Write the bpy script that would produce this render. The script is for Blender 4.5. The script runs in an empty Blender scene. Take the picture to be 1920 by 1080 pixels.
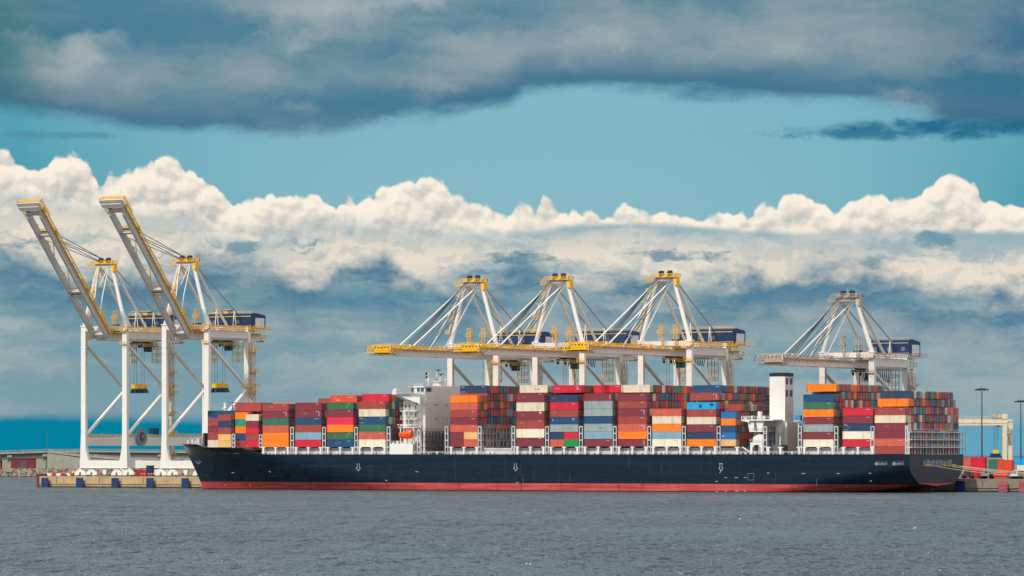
import bpy, math, random
from mathutils import Vector
R_ = math.radians
sc = bpy.context.scene
COL = sc.collection
# ------------------------------------------------------------------ camera
F = 7700.0; T = R_(30); S_, C_ = math.sin(T), math.cos(T); Y0 = 1565.0; HC = 14.1; HY = 851.3
cam = bpy.data.objects.new('Camera', bpy.data.cameras.new('Camera')); COL.objects.link(cam)
cam.location = (S_*Y0, -C_*Y0, HC); cam.rotation_euler = (R_(90), 0, T)
cam.data.sensor_width = 36; cam.data.lens = 36*F/1920
cam.data.shift_y = (HY-540)/1920; cam.data.clip_start = 1; cam.data.clip_end = 60000
sc.camera = cam
sc.render.resolution_x = 1024; sc.render.resolution_y = 576
sc.view_settings.view_transform = 'Standard'; sc.view_settings.look = 'None'
sc.view_settings.exposure = 0; sc.view_settings.gamma = 1

def PA(x, b):
    """quay-line coordinate of the point of the plane y=b seen in column x of the photograph"""
    xi = (x-960)/F; Y = (b+C_*Y0)/(C_+S_*xi)
    return C_*Y*xi - S_*(Y-Y0)
def PD(x, b):
    xi = (x-960)/F; return (b+C_*Y0)/(C_+S_*xi)
def PZ(y, x, b): return HC-(y-HY)*PD(x, b)/F
def PXY(x, Y):
    """ground point at depth Y in column x"""
    X = Y*(x-960)/F
    return (C_*X-S_*(Y-Y0), S_*X+C_*(Y-Y0))
def lin(r, g, b, k=1.0):
    f = lambda c: (c/255/12.92 if c/255 <= .04045 else ((c/255+.055)/1.055)**2.4)*k
    return (f(r), f(g), f(b), 1)

# ------------------------------------------------------------------ world: Nishita sky with cloud layers
SUN_EL, SUN_DIR = 41, Vector((-0.16, -1.0, 0)).normalized()
w = bpy.data.worlds.new('World'); sc.world = w; w.use_nodes = True
nt = w.node_tree; N = nt.nodes; N.clear()
def lk(a, b): nt.links.new(a, b)
def setin(sock, v):
    if isinstance(v, bpy.types.NodeSocket): lk(v, sock)
    elif v is not None: sock.default_value = v
def M(op, a, b=None, c=None, clamp=False):
    n = N.new('ShaderNodeMath'); n.operation = op; n.use_clamp = clamp
    setin(n.inputs[0], a); setin(n.inputs[1], b); setin(n.inputs[2], c); return n.outputs[0]
def SS(v, lo, hi, smooth=True):
    n = N.new('ShaderNodeMapRange'); n.interpolation_type = 'SMOOTHSTEP' if smooth else 'LINEAR'
    setin(n.inputs[0], v); setin(n.inputs[1], lo); setin(n.inputs[2], hi); return n.outputs[0]
def XY(x, y, z=0.0):
    n = N.new('ShaderNodeCombineXYZ'); setin(n.inputs[0], x); setin(n.inputs[1], y); setin(n.inputs[2], z); return n.outputs[0]
def NZ(vec, scale, det=5, rough=.55, dist=0.0):
    n = N.new('ShaderNodeTexNoise'); n.noise_dimensions = '2D'; setin(n.inputs['Vector'], vec)
    n.inputs['Scale'].default_value = scale; n.inputs['Detail'].default_value = det
    n.inputs['Roughness'].default_value = rough; n.inputs['Distortion'].default_value = dist
    return n.outputs[0]
def MIX(f, a, b):
    n = N.new('ShaderNodeMix'); n.data_type = 'RGBA'
    setin(n.inputs[0], f); setin(n.inputs[6], a); setin(n.inputs[7], b); return n.outputs[2]
def CURVE(x, pts):
    """piecewise profile over the compass; x in frame widths"""
    n = N.new('ShaderNodeValToRGB'); cr = n.color_ramp; cr.interpolation = 'LINEAR'
    while len(cr.elements) > 1: cr.elements.remove(cr.elements[-1])
    for i, (px, h) in enumerate(pts):
        e = cr.elements[0] if i == 0 else cr.elements.new(min(1, px/1920))
        e.position = min(1, px/1920); v = h/900
        e.color = (v, v, v, 1)
    setin(n.inputs[0], x); return M('MULTIPLY', n.outputs[0], 900.0)
tc = N.new('ShaderNodeTexCoord'); sp = N.new('ShaderNodeSeparateXYZ'); lk(tc.outputs['Generated'], sp.inputs[0])
dx, dy, dz = sp.outputs
dr = M('ADD', M('MULTIPLY', dx, C_), M('MULTIPLY', dy, S_))
df = M('ADD', M('MULTIPLY', dx, -S_), M('MULTIPLY', dy, C_))
hr = M('SQRT', M('ADD', M('MULTIPLY', dx, dx), M('MULTIPLY', dy, dy)))
AZ = M('MULTIPLY', M('ARCTAN2', dr, df), F)
U = M('ADD', AZ, 960.0)                                   # compass position
H = M('MULTIPLY', M('ARCTANGENT', M('DIVIDE', dz, M('MAXIMUM', hr, .0001))), F)   # height above the horizon
UX = M('DIVIDE', U, 1920.0, clamp=True)
u = M('DIVIDE', U, 100.0); h = M('DIVIDE', H, 100.0)
# domain warp shared by all layers
P1 = XY(u, h); 
wn = N.new('ShaderNodeTexNoise'); wn.noise_dimensions = '2D'; lk(P1, wn.inputs['Vector']); wn.inputs['Scale'].default_value = 1.6; wn.inputs['Detail'].default_value = 4
wn.inputs['Roughness'].default_value = .6
va = N.new('ShaderNodeVectorMath'); va.operation = 'SUBTRACT'; lk(wn.outputs[1], va.inputs[0]); va.inputs[1].default_value = (.5, .5, .5)
def WARP(amount, sx=1.0, sy=1.0, ox=0.0, oy=0.0):
    vs = N.new('ShaderNodeVectorMath'); vs.operation = 'MULTIPLY'; lk(va.outputs[0], vs.inputs[0]); vs.inputs[1].default_value = (amount, amount, 0)
    vv = N.new('ShaderNodeVectorMath'); vv.operation = 'ADD'; lk(P1, vv.inputs[0]); lk(vs.outputs[0], vv.inputs[1])
    vo = N.new('ShaderNodeVectorMath'); vo.operation = 'ADD'; lk(vv.outputs[0], vo.inputs[0]); vo.inputs[1].default_value = (ox, oy, 0)
    vm = N.new('ShaderNodeVectorMath'); vm.operation = 'MULTIPLY'; lk(vo.outputs[0], vm.inputs[0]); vm.inputs[1].default_value = (sx, sy, 1)
    return vm.outputs[0]
def VOR(vec, scale, smooth=.55):
    n = N.new('ShaderNodeTexVoronoi'); n.voronoi_dimensions = '2D'; n.feature = 'SMOOTH_F1'; lk(vec, n.inputs['Vector'])
    n.inputs['Scale'].default_value = scale; n.inputs['Smoothness'].default_value = smooth
    return M('MULTIPLY', M('MULTIPLY', n.outputs['Distance'], n.outputs['Distance']), 1.7)
def BILLOW(ox=0.0, oy=0.0):
    v1 = WARP(.13, .85, 1.05, ox, oy)
    a = VOR(v1, 1.05, .5); b = VOR(v1, 2.6, .45); c = VOR(v1, 6.2, .4); d = VOR(v1, 14.0, .3)
    s = M('ADD', M('MULTIPLY', a, .56), M('ADD', M('MULTIPLY', b, .28), M('ADD', M('MULTIPLY', c, .12), M('MULTIPLY', d, .04))))
    return M('SUBTRACT', 1.0, s)
# clear sky: Nishita pulled towards the teal of the photograph's clear strip
sky = N.new('ShaderNodeTexSky'); sky.sky_type = 'NISHITA'; sky.sun_disc = False
sky.sun_elevation = R_(SUN_EL); sky.sun_rotation = math.atan2(SUN_DIR.x, SUN_DIR.y)
STR = 0.1
nsk = N.new('ShaderNodeVectorMath'); nsk.operation = 'SCALE'; lk(sky.outputs[0], nsk.inputs[0]); nsk.inputs[3].default_value = STR
edge = M('MULTIPLY', M('ABSOLUTE', M('SUBTRACT', UX, .52)), 2.0, clamp=True)
clear = MIX(M('POWER', edge, 3.0), lin(124, 182, 197), lin(4, 146, 170))
clear = MIX(M('MULTIPLY', SS(H, 420, 690), .35), clear, lin(110, 176, 196))
clear = MIX(.12, clear, nsk.outputs[0])
# low grey-blue stratus deck, streaked horizontally
n1 = NZ(WARP(.5, .16, 1.0), 1.3, 6, .6); n2 = NZ(WARP(.3, .5, 1.6, 3, 7), 1.1, 6, .62); n3 = NZ(XY(M('MULTIPLY', u, .12), M('MULTIPLY', h, 1.4), 4.0), 1.2, 3, .5)
st = M('ADD', M('MULTIPLY', n1, .5), M('ADD', M('MULTIPLY', n2, .25), M('MULTIPLY', n3, .25)))
lowc = MIX(SS(st, .38, .60), lin(106, 150, 164), lin(164, 177, 178))
lowc = MIX(M('MULTIPLY', SS(H, 330, 60), .45), lowc, lin(140, 165, 176))
# darker blue shelf right under the cumulus
shelf = CURVE(UX, [(0, 395), (120, 345), (300, 345), (450, 385), (560, 340), (700, 375), (760, 340), (880, 320), (960, 375), (1060, 340), (1200, 345), (1330, 330), (1400, 345), (1500, 350), (1560, 362), (1650, 345), (1700, 330), (1780, 320), (1920, 310)])
se = M('ADD', shelf, M('MULTIPLY', M('SUBTRACT', NZ(WARP(.3, .7, 1), 1.7, 6, .55), .5), 110.0))
shd = M('MULTIPLY', SS(H, M('SUBTRACT', se, 150.0), M('SUBTRACT', se, 35.0)), SS(n2, .30, .58))
lowc = MIX(M('MULTIPLY', shd, .85), lowc, lin(62, 118, 148))
# saturated blue strip of distant rain at the horizon
strip = SS(M('ADD', H, M('MULTIPLY', M('SUBTRACT', n1, .5), 20.0)), M('ADD', 78.0, M('MULTIPLY', UX, 14.0)), M('SUBTRACT', 58.0, M('MULTIPLY', UX, 22.0)))
stripc = MIX(SS(UX, .45, .95), lin(2, 128, 158), lin(100, 163, 190))
lowc = MIX(strip, lowc, stripc)
# sunlit cumulus bank
top = CURVE(UX, [(0, 561), (50, 553), (100, 562), (140, 548), (190, 524), (240, 543), (300, 548), (345, 530), (420, 482), (480, 480), (530, 466), (600, 480), (645, 490), (720, 521), (780, 510), (850, 488), (960, 466), (1030, 486), (1100, 466), (1180, 450), (1280, 448), (1340, 440), (1430, 464), (1480, 470), (1520, 470), (1580, 468), (1640, 480), (1725, 486), (1770, 515), (1800, 520), (1850, 502), (1920, 458)])
bil = BILLOW(); bil2 = BILLOW(-.07, .13)
l1 = XY(M('ADD', u, M('MULTIPLY', M('SUBTRACT', NZ(XY(u, 3.3), 1.9, 2, .5), .5), .5)), 5.7)
one = M('ADD', M('MULTIPLY', VOR(l1, 1.15, .3), .6), M('MULTIPLY', VOR(l1, 3.2, .3), .4))
te = M('ADD', top, M('ADD', M('MINIMUM', M('MULTIPLY', M('SUBTRACT', bil, .70), 42.0), 11.0), M('MULTIPLY', M('SUBTRACT', .34, M('MAXIMUM', one, .10)), 46.0)))
cm = SS(M('SUBTRACT', te, H), -4.0, 6.0)
rel = M('SUBTRACT', bil, bil2)
lit = M('ADD', M('MULTIPLY', SS(rel, -.20, .13, False), .85), M('MULTIPLY', SS(M('SUBTRACT', te, H), 60, 5), .35), clamp=True)
depth = SS(M('SUBTRACT', te, H), 15, 175)                          # greyer towards the base of the bank
cw = MIX(lit, lin(190, 192, 188), lin(251, 240, 223))
bands = NZ(WARP(.5, .22, 1.2, 1, 2), 1.5, 7, .62)
t2 = CURVE(UX, [(0, 506), (100, 496), (180, 479), (260, 459), (340, 453), (400, 431), (480, 421), (560, 441), (640, 456), (700, 451), (800, 436), (900, 428), (960, 428), (1110, 436), (1240, 436), (1330, 428), (1410, 421), (1490, 414), (1585, 422), (1700, 420), (1920, 418)])
rough2 = M('ADD', 14.0, M('MULTIPLY', SS(UX, .62, .42), 62.0))
t2n = M('ADD', t2, M('MULTIPLY', M('SUBTRACT', NZ(WARP(.35, .45, 1, 8, 3), 1.1, 5, .58), .5), rough2))
v2 = M('SUBTRACT', t2n, H)
gw = MIX(SS(v2, 4, 62), lin(158, 183, 190), lin(226, 217, 202))
gw = MIX(M('MULTIPLY', SS(bands, .44, .60), .75), gw, MIX(SS(v2, 10, 90), lin(205, 205, 198), lin(236, 225, 208)))
gw = MIX(M('MULTIPLY', SS(bands, .48, .34), .75), gw, lin(150, 176, 185))
gw = MIX(M('MULTIPLY', SS(rel, .03, -.10), .28), gw, lin(146, 172, 180))
cw = MIX(SS(v2, -3, M('ADD', 5.0, M('MULTIPLY', rough2, .45))), cw, gw)
holes = M('MULTIPLY', SS(NZ(WARP(.5, .5, 1.3, 21, 5), 1.15, 6, .6), .63, .72), SS(v2, 15, 45))
cw = MIX(M('MULTIPLY', holes, .75), cw, lin(96, 144, 164))
bankc = MIX(SS(H, M('SUBTRACT', se, 40.0), M('ADD', se, 20.0)), lowc, cw)
col = MIX(cm, clear, bankc)
# high dark cloud deck
base = CURVE(UX, [(0, 640), (100, 632), (190, 622), (300, 608), (450, 600), (560, 598), (700, 610), (820, 628), (900, 650), (955, 662), (985, 685), (1100, 683), (1250, 672), (1400, 668), (1550, 660), (1660, 652), (1720, 640), (1790, 610), (1850, 606), (1920, 600)])
ne = NZ(WARP(.25, .35, 1.2, 5, 1), 1.3, 8, .62)
be = M('ADD', base, M('MULTIPLY', M('SUBTRACT', ne, .5), 56.0))
um = SS(M('SUBTRACT', H, be), -16, 22)
uA = NZ(WARP(.42, .30, .8, 9, 4), 1.0, 5, .5); uB = NZ(WARP(.35, .10, 1.0, 2, 11), 1.1, 5, .5)
ub = M('ADD', M('MULTIPLY', uA, .55), M('MULTIPLY', uB, .45))
upc = MIX(SS(ub, .34, .66), lin(74, 127, 150), lin(144, 162, 170))
upc = MIX(M('MULTIPLY', SS(NZ(WARP(.5, .5, 1, 14, 8), .75, 5, .52), .52, .80), .75), upc, lin(176, 186, 188))
upc = MIX(M('MULTIPLY', M('MULTIPLY', SS(M('SUBTRACT', H, be), 80, 12), SS(uA, .25, .55)), .75), upc, lin(42, 106, 138))
upc = MIX(M('MULTIPLY', SS(UX, .10, 0.0), .55), upc, lin(40, 108, 118))
upc = MIX(M('MULTIPLY', SS(UX, .82, 1.0), .5), upc, lin(30, 96, 132))
hi = MIX(SS(NZ(XY(M('MULTIPLY', u, .02), M('MULTIPLY', h, .05)), 1.5, 5, .55), .35, .65), lin(228, 234, 242), lin(255, 252, 246, 1.45))  # colour of the unseen high sky, made bright for fill light
upc = MIX(SS(H, 1300, 4200), upc, MIX(.12, hi, nsk.outputs[0]))
col = MIX(um, col, upc)
# thin dark wisps in the clear strip
wz = NZ(WARP(.35, .8, 2.2, 31, 17), 1.5, 6, .58)
def wisp(cx, cy, lx, ly, colr, k, rag=3.6):
    global col
    q = M('ADD', M('POWER', M('DIVIDE', M('SUBTRACT', U, float(cx)), float(lx)), 2.0), M('POWER', M('DIVIDE', M('SUBTRACT', H, float(cy)), float(ly)), 2.0))
    q = M('ADD', q, M('MULTIPLY', M('SUBTRACT', wz, .5), rag))
    col = MIX(M('MULTIPLY', SS(q, 1.6, -.3), k), col, colr)
wisp(1775, 604, 300, 19, lin(30, 106, 140), .95)
wisp(1600, 598, 120, 7, lin(50, 125, 155), .7)
wisp(90, 593, 110, 8, lin(80, 140, 155), .7)
wisp(455, 386, 34, 10, lin(85, 138, 160), .75, 8.0)
wisp(1275, 372, 70, 13, lin(72, 128, 155), .75, 8.0)
wisp(985, 365, 55, 18, lin(72, 128, 155), .75, 8.0)
wisp(1745, 394, 32, 17, lin(95, 142, 165), .75, 8.0)
# unseen sky behind and beside the viewer, brightened to add fill light
side = M('MULTIPLY', SS(M('ABSOLUTE', AZ), 4500, 13000), SS(H, 60, 900))
col = MIX(M('MULTIPLY', side, .85), col, hi)
# ground half of the sphere
col = MIX(SS(H, -2, -12), col, lin(70, 95, 105))
sc10 = N.new('ShaderNodeVectorMath'); sc10.operation = 'SCALE'; lk(col, sc10.inputs[0]); sc10.inputs[3].default_value = 1/STR
bg = N.new('ShaderNodeBackground'); lk(sc10.outputs[0], bg.inputs[0]); bg.inputs[1].default_value = STR
wo = N.new('ShaderNodeOutputWorld'); lk(bg.outputs[0], wo.inputs[0])
w.cycles.sampling_method = 'MANUAL'; w.cycles.sample_map_resolution = 1024
# ------------------------------------------------------------------ sun
sd = SUN_DIR*math.cos(R_(SUN_EL)); sd.z = math.sin(R_(SUN_EL))
sl = bpy.data.lights.new('Sun', 'SUN'); sl.energy = 2.7; sl.angle = R_(.6); sl.color = (1, .95, .87)
so = bpy.data.objects.new('Sun', sl); so.rotation_euler = sd.to_track_quat('Z', 'Y').to_euler(); so.location = (0, -200, 400); COL.objects.link(so)

# ------------------------------------------------------------------ materials
MATS = {}
def mat(name, c, rough=.55, var=.10, scale=.6, metal=0, streak=0.0, streakc=None, spec=.5):
    if name in MATS: return MATS[name]
    m = bpy.data.materials.new(name); m.use_nodes = True; t = m.node_tree; b = t.nodes['Principled BSDF']
    b.inputs['Roughness'].default_value = rough; b.inputs['Metallic'].default_value = metal
    b.inputs['Specular IOR Level'].default_value = spec
    g = t.nodes.new('ShaderNodeNewGeometry'); n = t.nodes.new('ShaderNodeTexNoise'); n.inputs['Scale'].default_value = scale
    n.inputs['Detail'].default_value = 6; n.inputs['Roughness'].default_value = .65
    t.links.new(g.outputs['Position'], n.inputs['Vector'])
    mr = t.nodes.new('ShaderNodeMapRange'); mr.inputs[1].default_value = .3; mr.inputs[2].default_value = .7
    mr.inputs[3].default_value = 1-var; mr.inputs[4].default_value = 1+var; t.links.new(n.outputs[0], mr.inputs[0])
    mu = t.nodes.new('ShaderNodeVectorMath'); mu.operation = 'SCALE'; mu.inputs[0].default_value = c[:3]; t.links.new(mr.outputs[0], mu.inputs[3])
    out = mu.outputs[0]
    if streak:
        mp = t.nodes.new('ShaderNodeMapping'); mp.inputs['Scale'].default_value = (1.6, 1.6, .12); t.links.new(g.outputs['Position'], mp.inputs[0])
        n2 = t.nodes.new('ShaderNodeTexNoise'); n2.inputs['Scale'].default_value = 1.0; n2.inputs['Detail'].default_value = 5; t.links.new(mp.outputs[0], n2.inputs['Vector'])
        r2 = t.nodes.new('ShaderNodeMapRange'); r2.inputs[1].default_value = .54; r2.inputs[2].default_value = .72; r2.inputs[4].default_value = streak; t.links.new(n2.outputs[0], r2.inputs[0])
        mx = t.nodes.new('ShaderNodeMix'); mx.data_type = 'RGBA'; t.links.new(r2.outputs[0], mx.inputs[0]); t.links.new(out, mx.inputs[6]); mx.inputs[7].default_value = streakc or lin(110, 70, 45)
        out = mx.outputs[2]
    t.links.new(out, b.inputs['Base Color'])
    MATS[name] = m; return m
WHITE = mat('crane_white', lin(228, 224, 216), .45, .03, .2, streak=.16, streakc=lin(160, 140, 118))
OLDW = mat('weathered_white', lin(216, 210, 203), .55, .05, .4, streak=.22, streakc=lin(140, 100, 70))
YEL = mat('walkway_yellow', lin(238, 184, 26), .5, .14, 1.0)
RUSTW = mat('rusty_walkway', lin(186, 168, 150), .7, .2, 1.5, streak=.4, streakc=lin(110, 70, 45))
DGREY = mat('dark_grey_steel', lin(70, 72, 75), .5, .15)
BLACK = mat('black_steel', lin(28, 28, 30), .5, .1)
BLUE = mat('machinery_blue', lin(2, 44, 88), .4, .08)
DBLUE = mat('dark_teal', lin(22, 60, 80), .4, .1)
GREYS = mat('stay_grey', lin(178, 176, 172), .45, .08)
ROPE = mat('rope_dark', lin(70, 85, 92), .6, .05)
GLASS = mat('window_glass', lin(40, 88, 96), .08, .05, spec=.8)
SHIPW = mat('ship_white', lin(226, 224, 218), .45, .03, .2, streak=.05, streakc=lin(150, 140, 125))
SHIPG = mat('ship_grey_white', lin(196, 200, 200), .5, .08, .5, streak=.2, streakc=lin(130, 110, 90))
FUNB = mat('funnel_navy', lin(22, 34, 52), .4, .05)
LOUV = mat('louvre_grey', lin(95, 100, 108), .5, .1)
ORNG = mat('lifeboat_orange', lin(250, 78, 8), .35, .05)
CONC = mat('quay_concrete', lin(180, 155, 117), .85, .2, .35, streak=.6, streakc=lin(135, 92, 60))
CONC2 = mat('grey_concrete', lin(150, 148, 138), .85, .14, .3, streak=.3, streakc=lin(105, 100, 90))
CONCR = mat('quay_concrete_dull', lin(136, 128, 110), .85, .2, .35, streak=.4, streakc=lin(105, 88, 66))
FENB = mat('fender_blue', lin(2, 50, 100), .6, .2, 1.2, streak=.4, streakc=lin(50, 60, 66))
FENP = mat('fender_pink', lin(172, 84, 92), .6, .14)
ASPH = mat('yard_asphalt', lin(84, 84, 84), .9, .15, .1)
ROCKS = mat('riprap_rock', lin(132, 122, 104), .9, .45, .55)
SHED = mat('shed_red', lin(120, 30, 38), .6, .1)
CREAM = mat('rtg_cream', lin(224, 206, 176), .5, .08, .5, streak=.3, streakc=lin(160, 120, 80))
LINE = mat('mooring_line', lin(190, 180, 155), .8, .05)
GULL = mat('gull_white', lin(235, 235, 230), .7, .02)
MARK = mat('mark_white', lin(178, 188, 194), .5, .05)
MOOR = mat('roller_ochre', lin(226, 150, 40), .5, .1)
REDP = mat('safety_red', lin(190, 40, 35), .5, .1)
TYRE = mat('tyre_black', lin(22, 22, 24), .8, .1)

# ------------------------------------------------------------------ mesh helpers
class MB:
    def __init__(s): s.v = []; s.f = []; s.m = []
    def quads(s, vs, fs, mi=0):
        o = len(s.v); s.v += [tuple(p) for p in vs]
        for f in fs: s.f.append(tuple(i+o for i in f)); s.m.append(mi)
        return s
    def box(s, x0, x1, y0, y1, z0, z1, mi=0):
        vs = [(x, y, z) for z in (z0, z1) for y in (y0, y1) for x in (x0, x1)]
        return s.quads(vs, [(0, 2, 3, 1), (4, 5, 7, 6), (0, 1, 5, 4), (2, 6, 7, 3), (0, 4, 6, 2), (1, 3, 7, 5)], mi)
    def beam(s, p, q, w, h=None, mi=0, w2=None, h2=None):
        h = w if h is None else h; w2 = w if w2 is None else w2; h2 = h if h2 is None else h2
        p, q = Vector(p), Vector(q); d = (q-p).normalized()
        up = Vector((0, 0, 1)) if abs(d.z) < .95 else Vector((0, 1, 0))
        a = d.cross(up).normalized(); b = a.cross(d).normalized()
        vs = []
        for c, ww, hh in ((p, w, h), (q, w2, h2)):
            for sa, sb in ((-1, -1), (1, -1), (1, 1), (-1, 1)): vs.append(c+a*sa*ww/2+b*sb*hh/2)
        return s.quads(vs, [(3, 2, 1, 0), (4, 5, 6, 7), (0, 1, 5, 4), (1, 2, 6, 5), (2, 3, 7, 6), (3, 0, 4, 7)], mi)
    def tube(s, p, q, r, r2=None, n=10, mi=0):
        r2 = r if r2 is None else r2; p, q = Vector(p), Vector(q); d = (q-p).normalized()
        up = Vector((0, 0, 1)) if abs(d.z) < .95 else Vector((0, 1, 0))
        a = d.cross(up).normalized(); b = a.cross(d).normalized(); vs = []
        for c, rr in ((p, r), (q, r2)):
            for i in range(n):
                t = 2*math.pi*i/n; vs.append(c+a*math.cos(t)*rr+b*math.sin(t)*rr)
        fs = [(i, (i+1) % n, n+(i+1) % n, n+i) for i in range(n)]+[tuple(range(n-1, -1, -1)), tuple(range(n, 2*n))]
        return s.quads(vs, fs, mi)
    def prism(s, poly, axis, c0, c1, mi=0):
        """poly in the two axes other than `axis`"""
        def pt(a, b, c): return {'x': (c, a, b), 'y': (a, c, b), 'z': (a, b, c)}[axis]
        n = len(poly); vs = [pt(a, b, c0) for a, b in poly]+[pt(a, b, c1) for a, b in poly]
        fs = [(i, (i+1) % n, n+(i+1) % n, n+i) for i in range(n)]+[tuple(range(n-1, -1, -1)), tuple(range(n, 2*n))]
        return s.quads(vs, fs, mi)
    def rail(s, p, q, hgt=1.15, step=2.4, t=.11, mi=0):
        p, q = Vector(p), Vector(q); L = (q-p).length; n = max(1, int(round(L/step))); uz = Vector((0, 0, 1))
        for k in (hgt, hgt*.55): s.beam(p+uz*k, q+uz*k, t, t, mi)
        for i in range(n+1):
            c = p+(q-p)*(i/n); s.beam(c, c+uz*hgt, t, t, mi)
        return s
    def build(s, name, mats, parent=None, loc=(0, 0, 0), fix=True, smooth=False):
        me = bpy.data.meshes.new(name); me.from_pydata(s.v, [], s.f)
        for m in (mats if isinstance(mats, (list, tuple)) else [mats]): me.materials.append(m)
        me.polygons.foreach_set('material_index', s.m)
        if fix:
            import bmesh
            bm = bmesh.new(); bm.from_mesh(me); bmesh.ops.recalc_face_normals(bm, faces=bm.faces); bm.to_mesh(me); bm.free()
        if smooth: me.polygons.foreach_set('use_smooth', [True]*len(me.polygons))
        me.update()
        o = bpy.data.objects.new(name, me); COL.objects.link(o); o.location = loc
        if parent: o.parent = parent
        return o
def tag(o, label=None, cat=None, group=None, kind=None):
    for k, v in (('label', label), ('category', cat), ('group', group), ('kind', kind)):
        if v: o[k] = v
    return o
def thing(name, loc, label, cat, group=None, rz=0):
    o = bpy.data.objects.new(name, None); COL.objects.link(o); o.location = loc; o.rotation_euler = (0, 0, rz)
    return tag(o, label, cat, group)
rnd = random.Random(7)

# ------------------------------------------------------------------ water
def water():
    bm = MB(); 
    b = 30000
    bm.quads([(-b, -b, 0), (b, -b, 0), (b, b, 0), (-b, b, 0)], [(0, 1, 2, 3)])
    m = bpy.data.materials.new('harbour_water'); m.use_nodes = True; t = m.node_tree; p = t.nodes['Principled BSDF']
    p.inputs['Base Color'].default_value = (.062, .086, .102, 1); p.inputs['Roughness'].default_value = .10; p.inputs['IOR'].default_value = 1.33
    g = t.nodes.new('ShaderNodeNewGeometry')
    def nz(sx, sy, rot, det, rough, out):
        m1 = t.nodes.new('ShaderNodeMapping'); m1.inputs['Rotation'].default_value = (0, 0, rot); t.links.new(g.outputs['Position'], m1.inputs[0])
        mp = t.nodes.new('ShaderNodeMapping'); mp.inputs['Scale'].default_value = (sx, sy, 1)
        t.links.new(m1.outputs[0], mp.inputs[0]); n = t.nodes.new('ShaderNodeTexNoise'); n.noise_dimensions = '2D'; n.inputs['Scale'].default_value = 1
        n.inputs['Detail'].default_value = det; n.inputs['Roughness'].default_value = rough; t.links.new(mp.outputs[0], n.inputs['Vector']); return n.outputs[out]
    def vm(op, x, y=None, k=None):
        n = t.nodes.new('ShaderNodeVectorMath'); n.operation = op
        for i, q in enumerate((x, y)):
            if q is None: continue
            if isinstance(q, tuple): n.inputs[i].default_value = q
            else: t.links.new(q, n.inputs[i])
        if k is not None:
            if isinstance(k, (int, float)): n.inputs[3].default_value = k
            else: t.links.new(k, n.inputs[3])
        return n.outputs[0]
    a = vm('SUBTRACT', nz(.75, .16, R_(-30), 4, .65, 1), (.5, .5, .5)); e = vm('SUBTRACT', nz(.17, .032, R_(-27), 3, .6, 1), (.5, .5, .5)); c = vm('SUBTRACT', nz(2.4, .5, R_(-33), 2, .6, 1), (.5, .5, .5)); d = nz(.010, .006, R_(-24), 4, .6, 0)
    def ma(op, x, y):
        n = t.nodes.new('ShaderNodeMath'); n.operation = op
        for i, q in enumerate((x, y)):
            if isinstance(q, (int, float)): n.inputs[i].default_value = q
            else: t.links.new(q, n.inputs[i])
        return n.outputs[0]
    amp = ma('ADD', .25, ma('MULTIPLY', d, 1.5))
    sl = vm('ADD', vm('ADD', vm('SCALE', a, None, 3.6), vm('SCALE', e, None, 3.0)), vm('SCALE', c, None, 2.8)); sl = vm('SCALE', sl, None, amp)
    sx = t.nodes.new('ShaderNodeSeparateXYZ'); t.links.new(sl, sx.inputs[0])
    k1 = ma('ADD', .035, ma('MULTIPLY', ma('POWER', ma('ABSOLUTE', sx.outputs[0], 0), 1.6), 2.6)); k2 = ma('MULTIPLY', sx.outputs[1], .8)     # steep faces of the wind chop all lean one way
    cx = t.nodes.new('ShaderNodeCombineXYZ'); t.links.new(ma('ADD', ma('MULTIPLY', k1, S_), ma('MULTIPLY', k2, C_)), cx.inputs[0])
    t.links.new(ma('ADD', ma('MULTIPLY', k1, -C_), ma('MULTIPLY', k2, S_)), cx.inputs[1]); cx.inputs[2].default_value = 1.0
    sl = cx.outputs[0]
    nn = vm('NORMALIZE', sl); t.links.new(nn, p.inputs['Normal'])
    o = bm.build('water', m); tag(o, kind='structure')
water()

# ------------------------------------------------------------------ quay, yard, far shore
QB = 50.5; QZ = 4.8; CB = 54.0
AL = PA(73, QB); AR = 900.0
def quay():
    m = MB()
    m.box(AL, AR, QB+.6, QB+95, -3, QZ-.02, 1)                                # core with the apron on top
    am = PA(430, QB)
    for x0, x1, mi in ((AL, am, 0), (am+.01, AR, 4)):
        m.box(x0, x1, QB+.2, QB+.6, 1.9, QZ, mi); m.box(x0, x1, QB-.1, QB+.6, 1.5, 1.897, mi); m.box(x0, x1, QB+.3, QB+.6, .55, 1.497, mi); m.box(x0, x1, QB+.35, QB+.6, -1, .547, 5)
    for i in range(40):
        a = AL+9+i*22.3; m.box(a-.12, a+.12, QB+.13, QB+.3, 1.95, QZ-.2, 2)
    for i in range(26): a = AL+2.2+i*11.2; m.box(a-.35, a+.35, QB+.8, QB+1.5, QZ, QZ+.65, 3)
    o = m.build('quay', [CONC, ASPH, DGREY, BLACK, CONCR, mat('tide_weed', lin(62, 58, 42), .9, .3, 1.5)]); tag(o, kind='structure'); return o
quay()
tag(MB().box(AL-1.1, AL-.003, QB-.2, QB+6, -2, 5.6).build('sheet_pile_end', mat('rust_pile', lin(112, 42, 36), .8, .2)), 'rust red steel sheet piling closing off the left end of the quay', 'sheet piling')
words = ['first', 'second', 'third', 'fourth', 'fifth', 'sixth', 'seventh', 'eighth', 'ninth', 'tenth', 'eleventh', 'twelfth', 'thirteenth', 'fourteenth', 'fifteenth', 'sixteenth', 'seventeenth', 'eighteenth', 'nineteenth']
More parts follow.
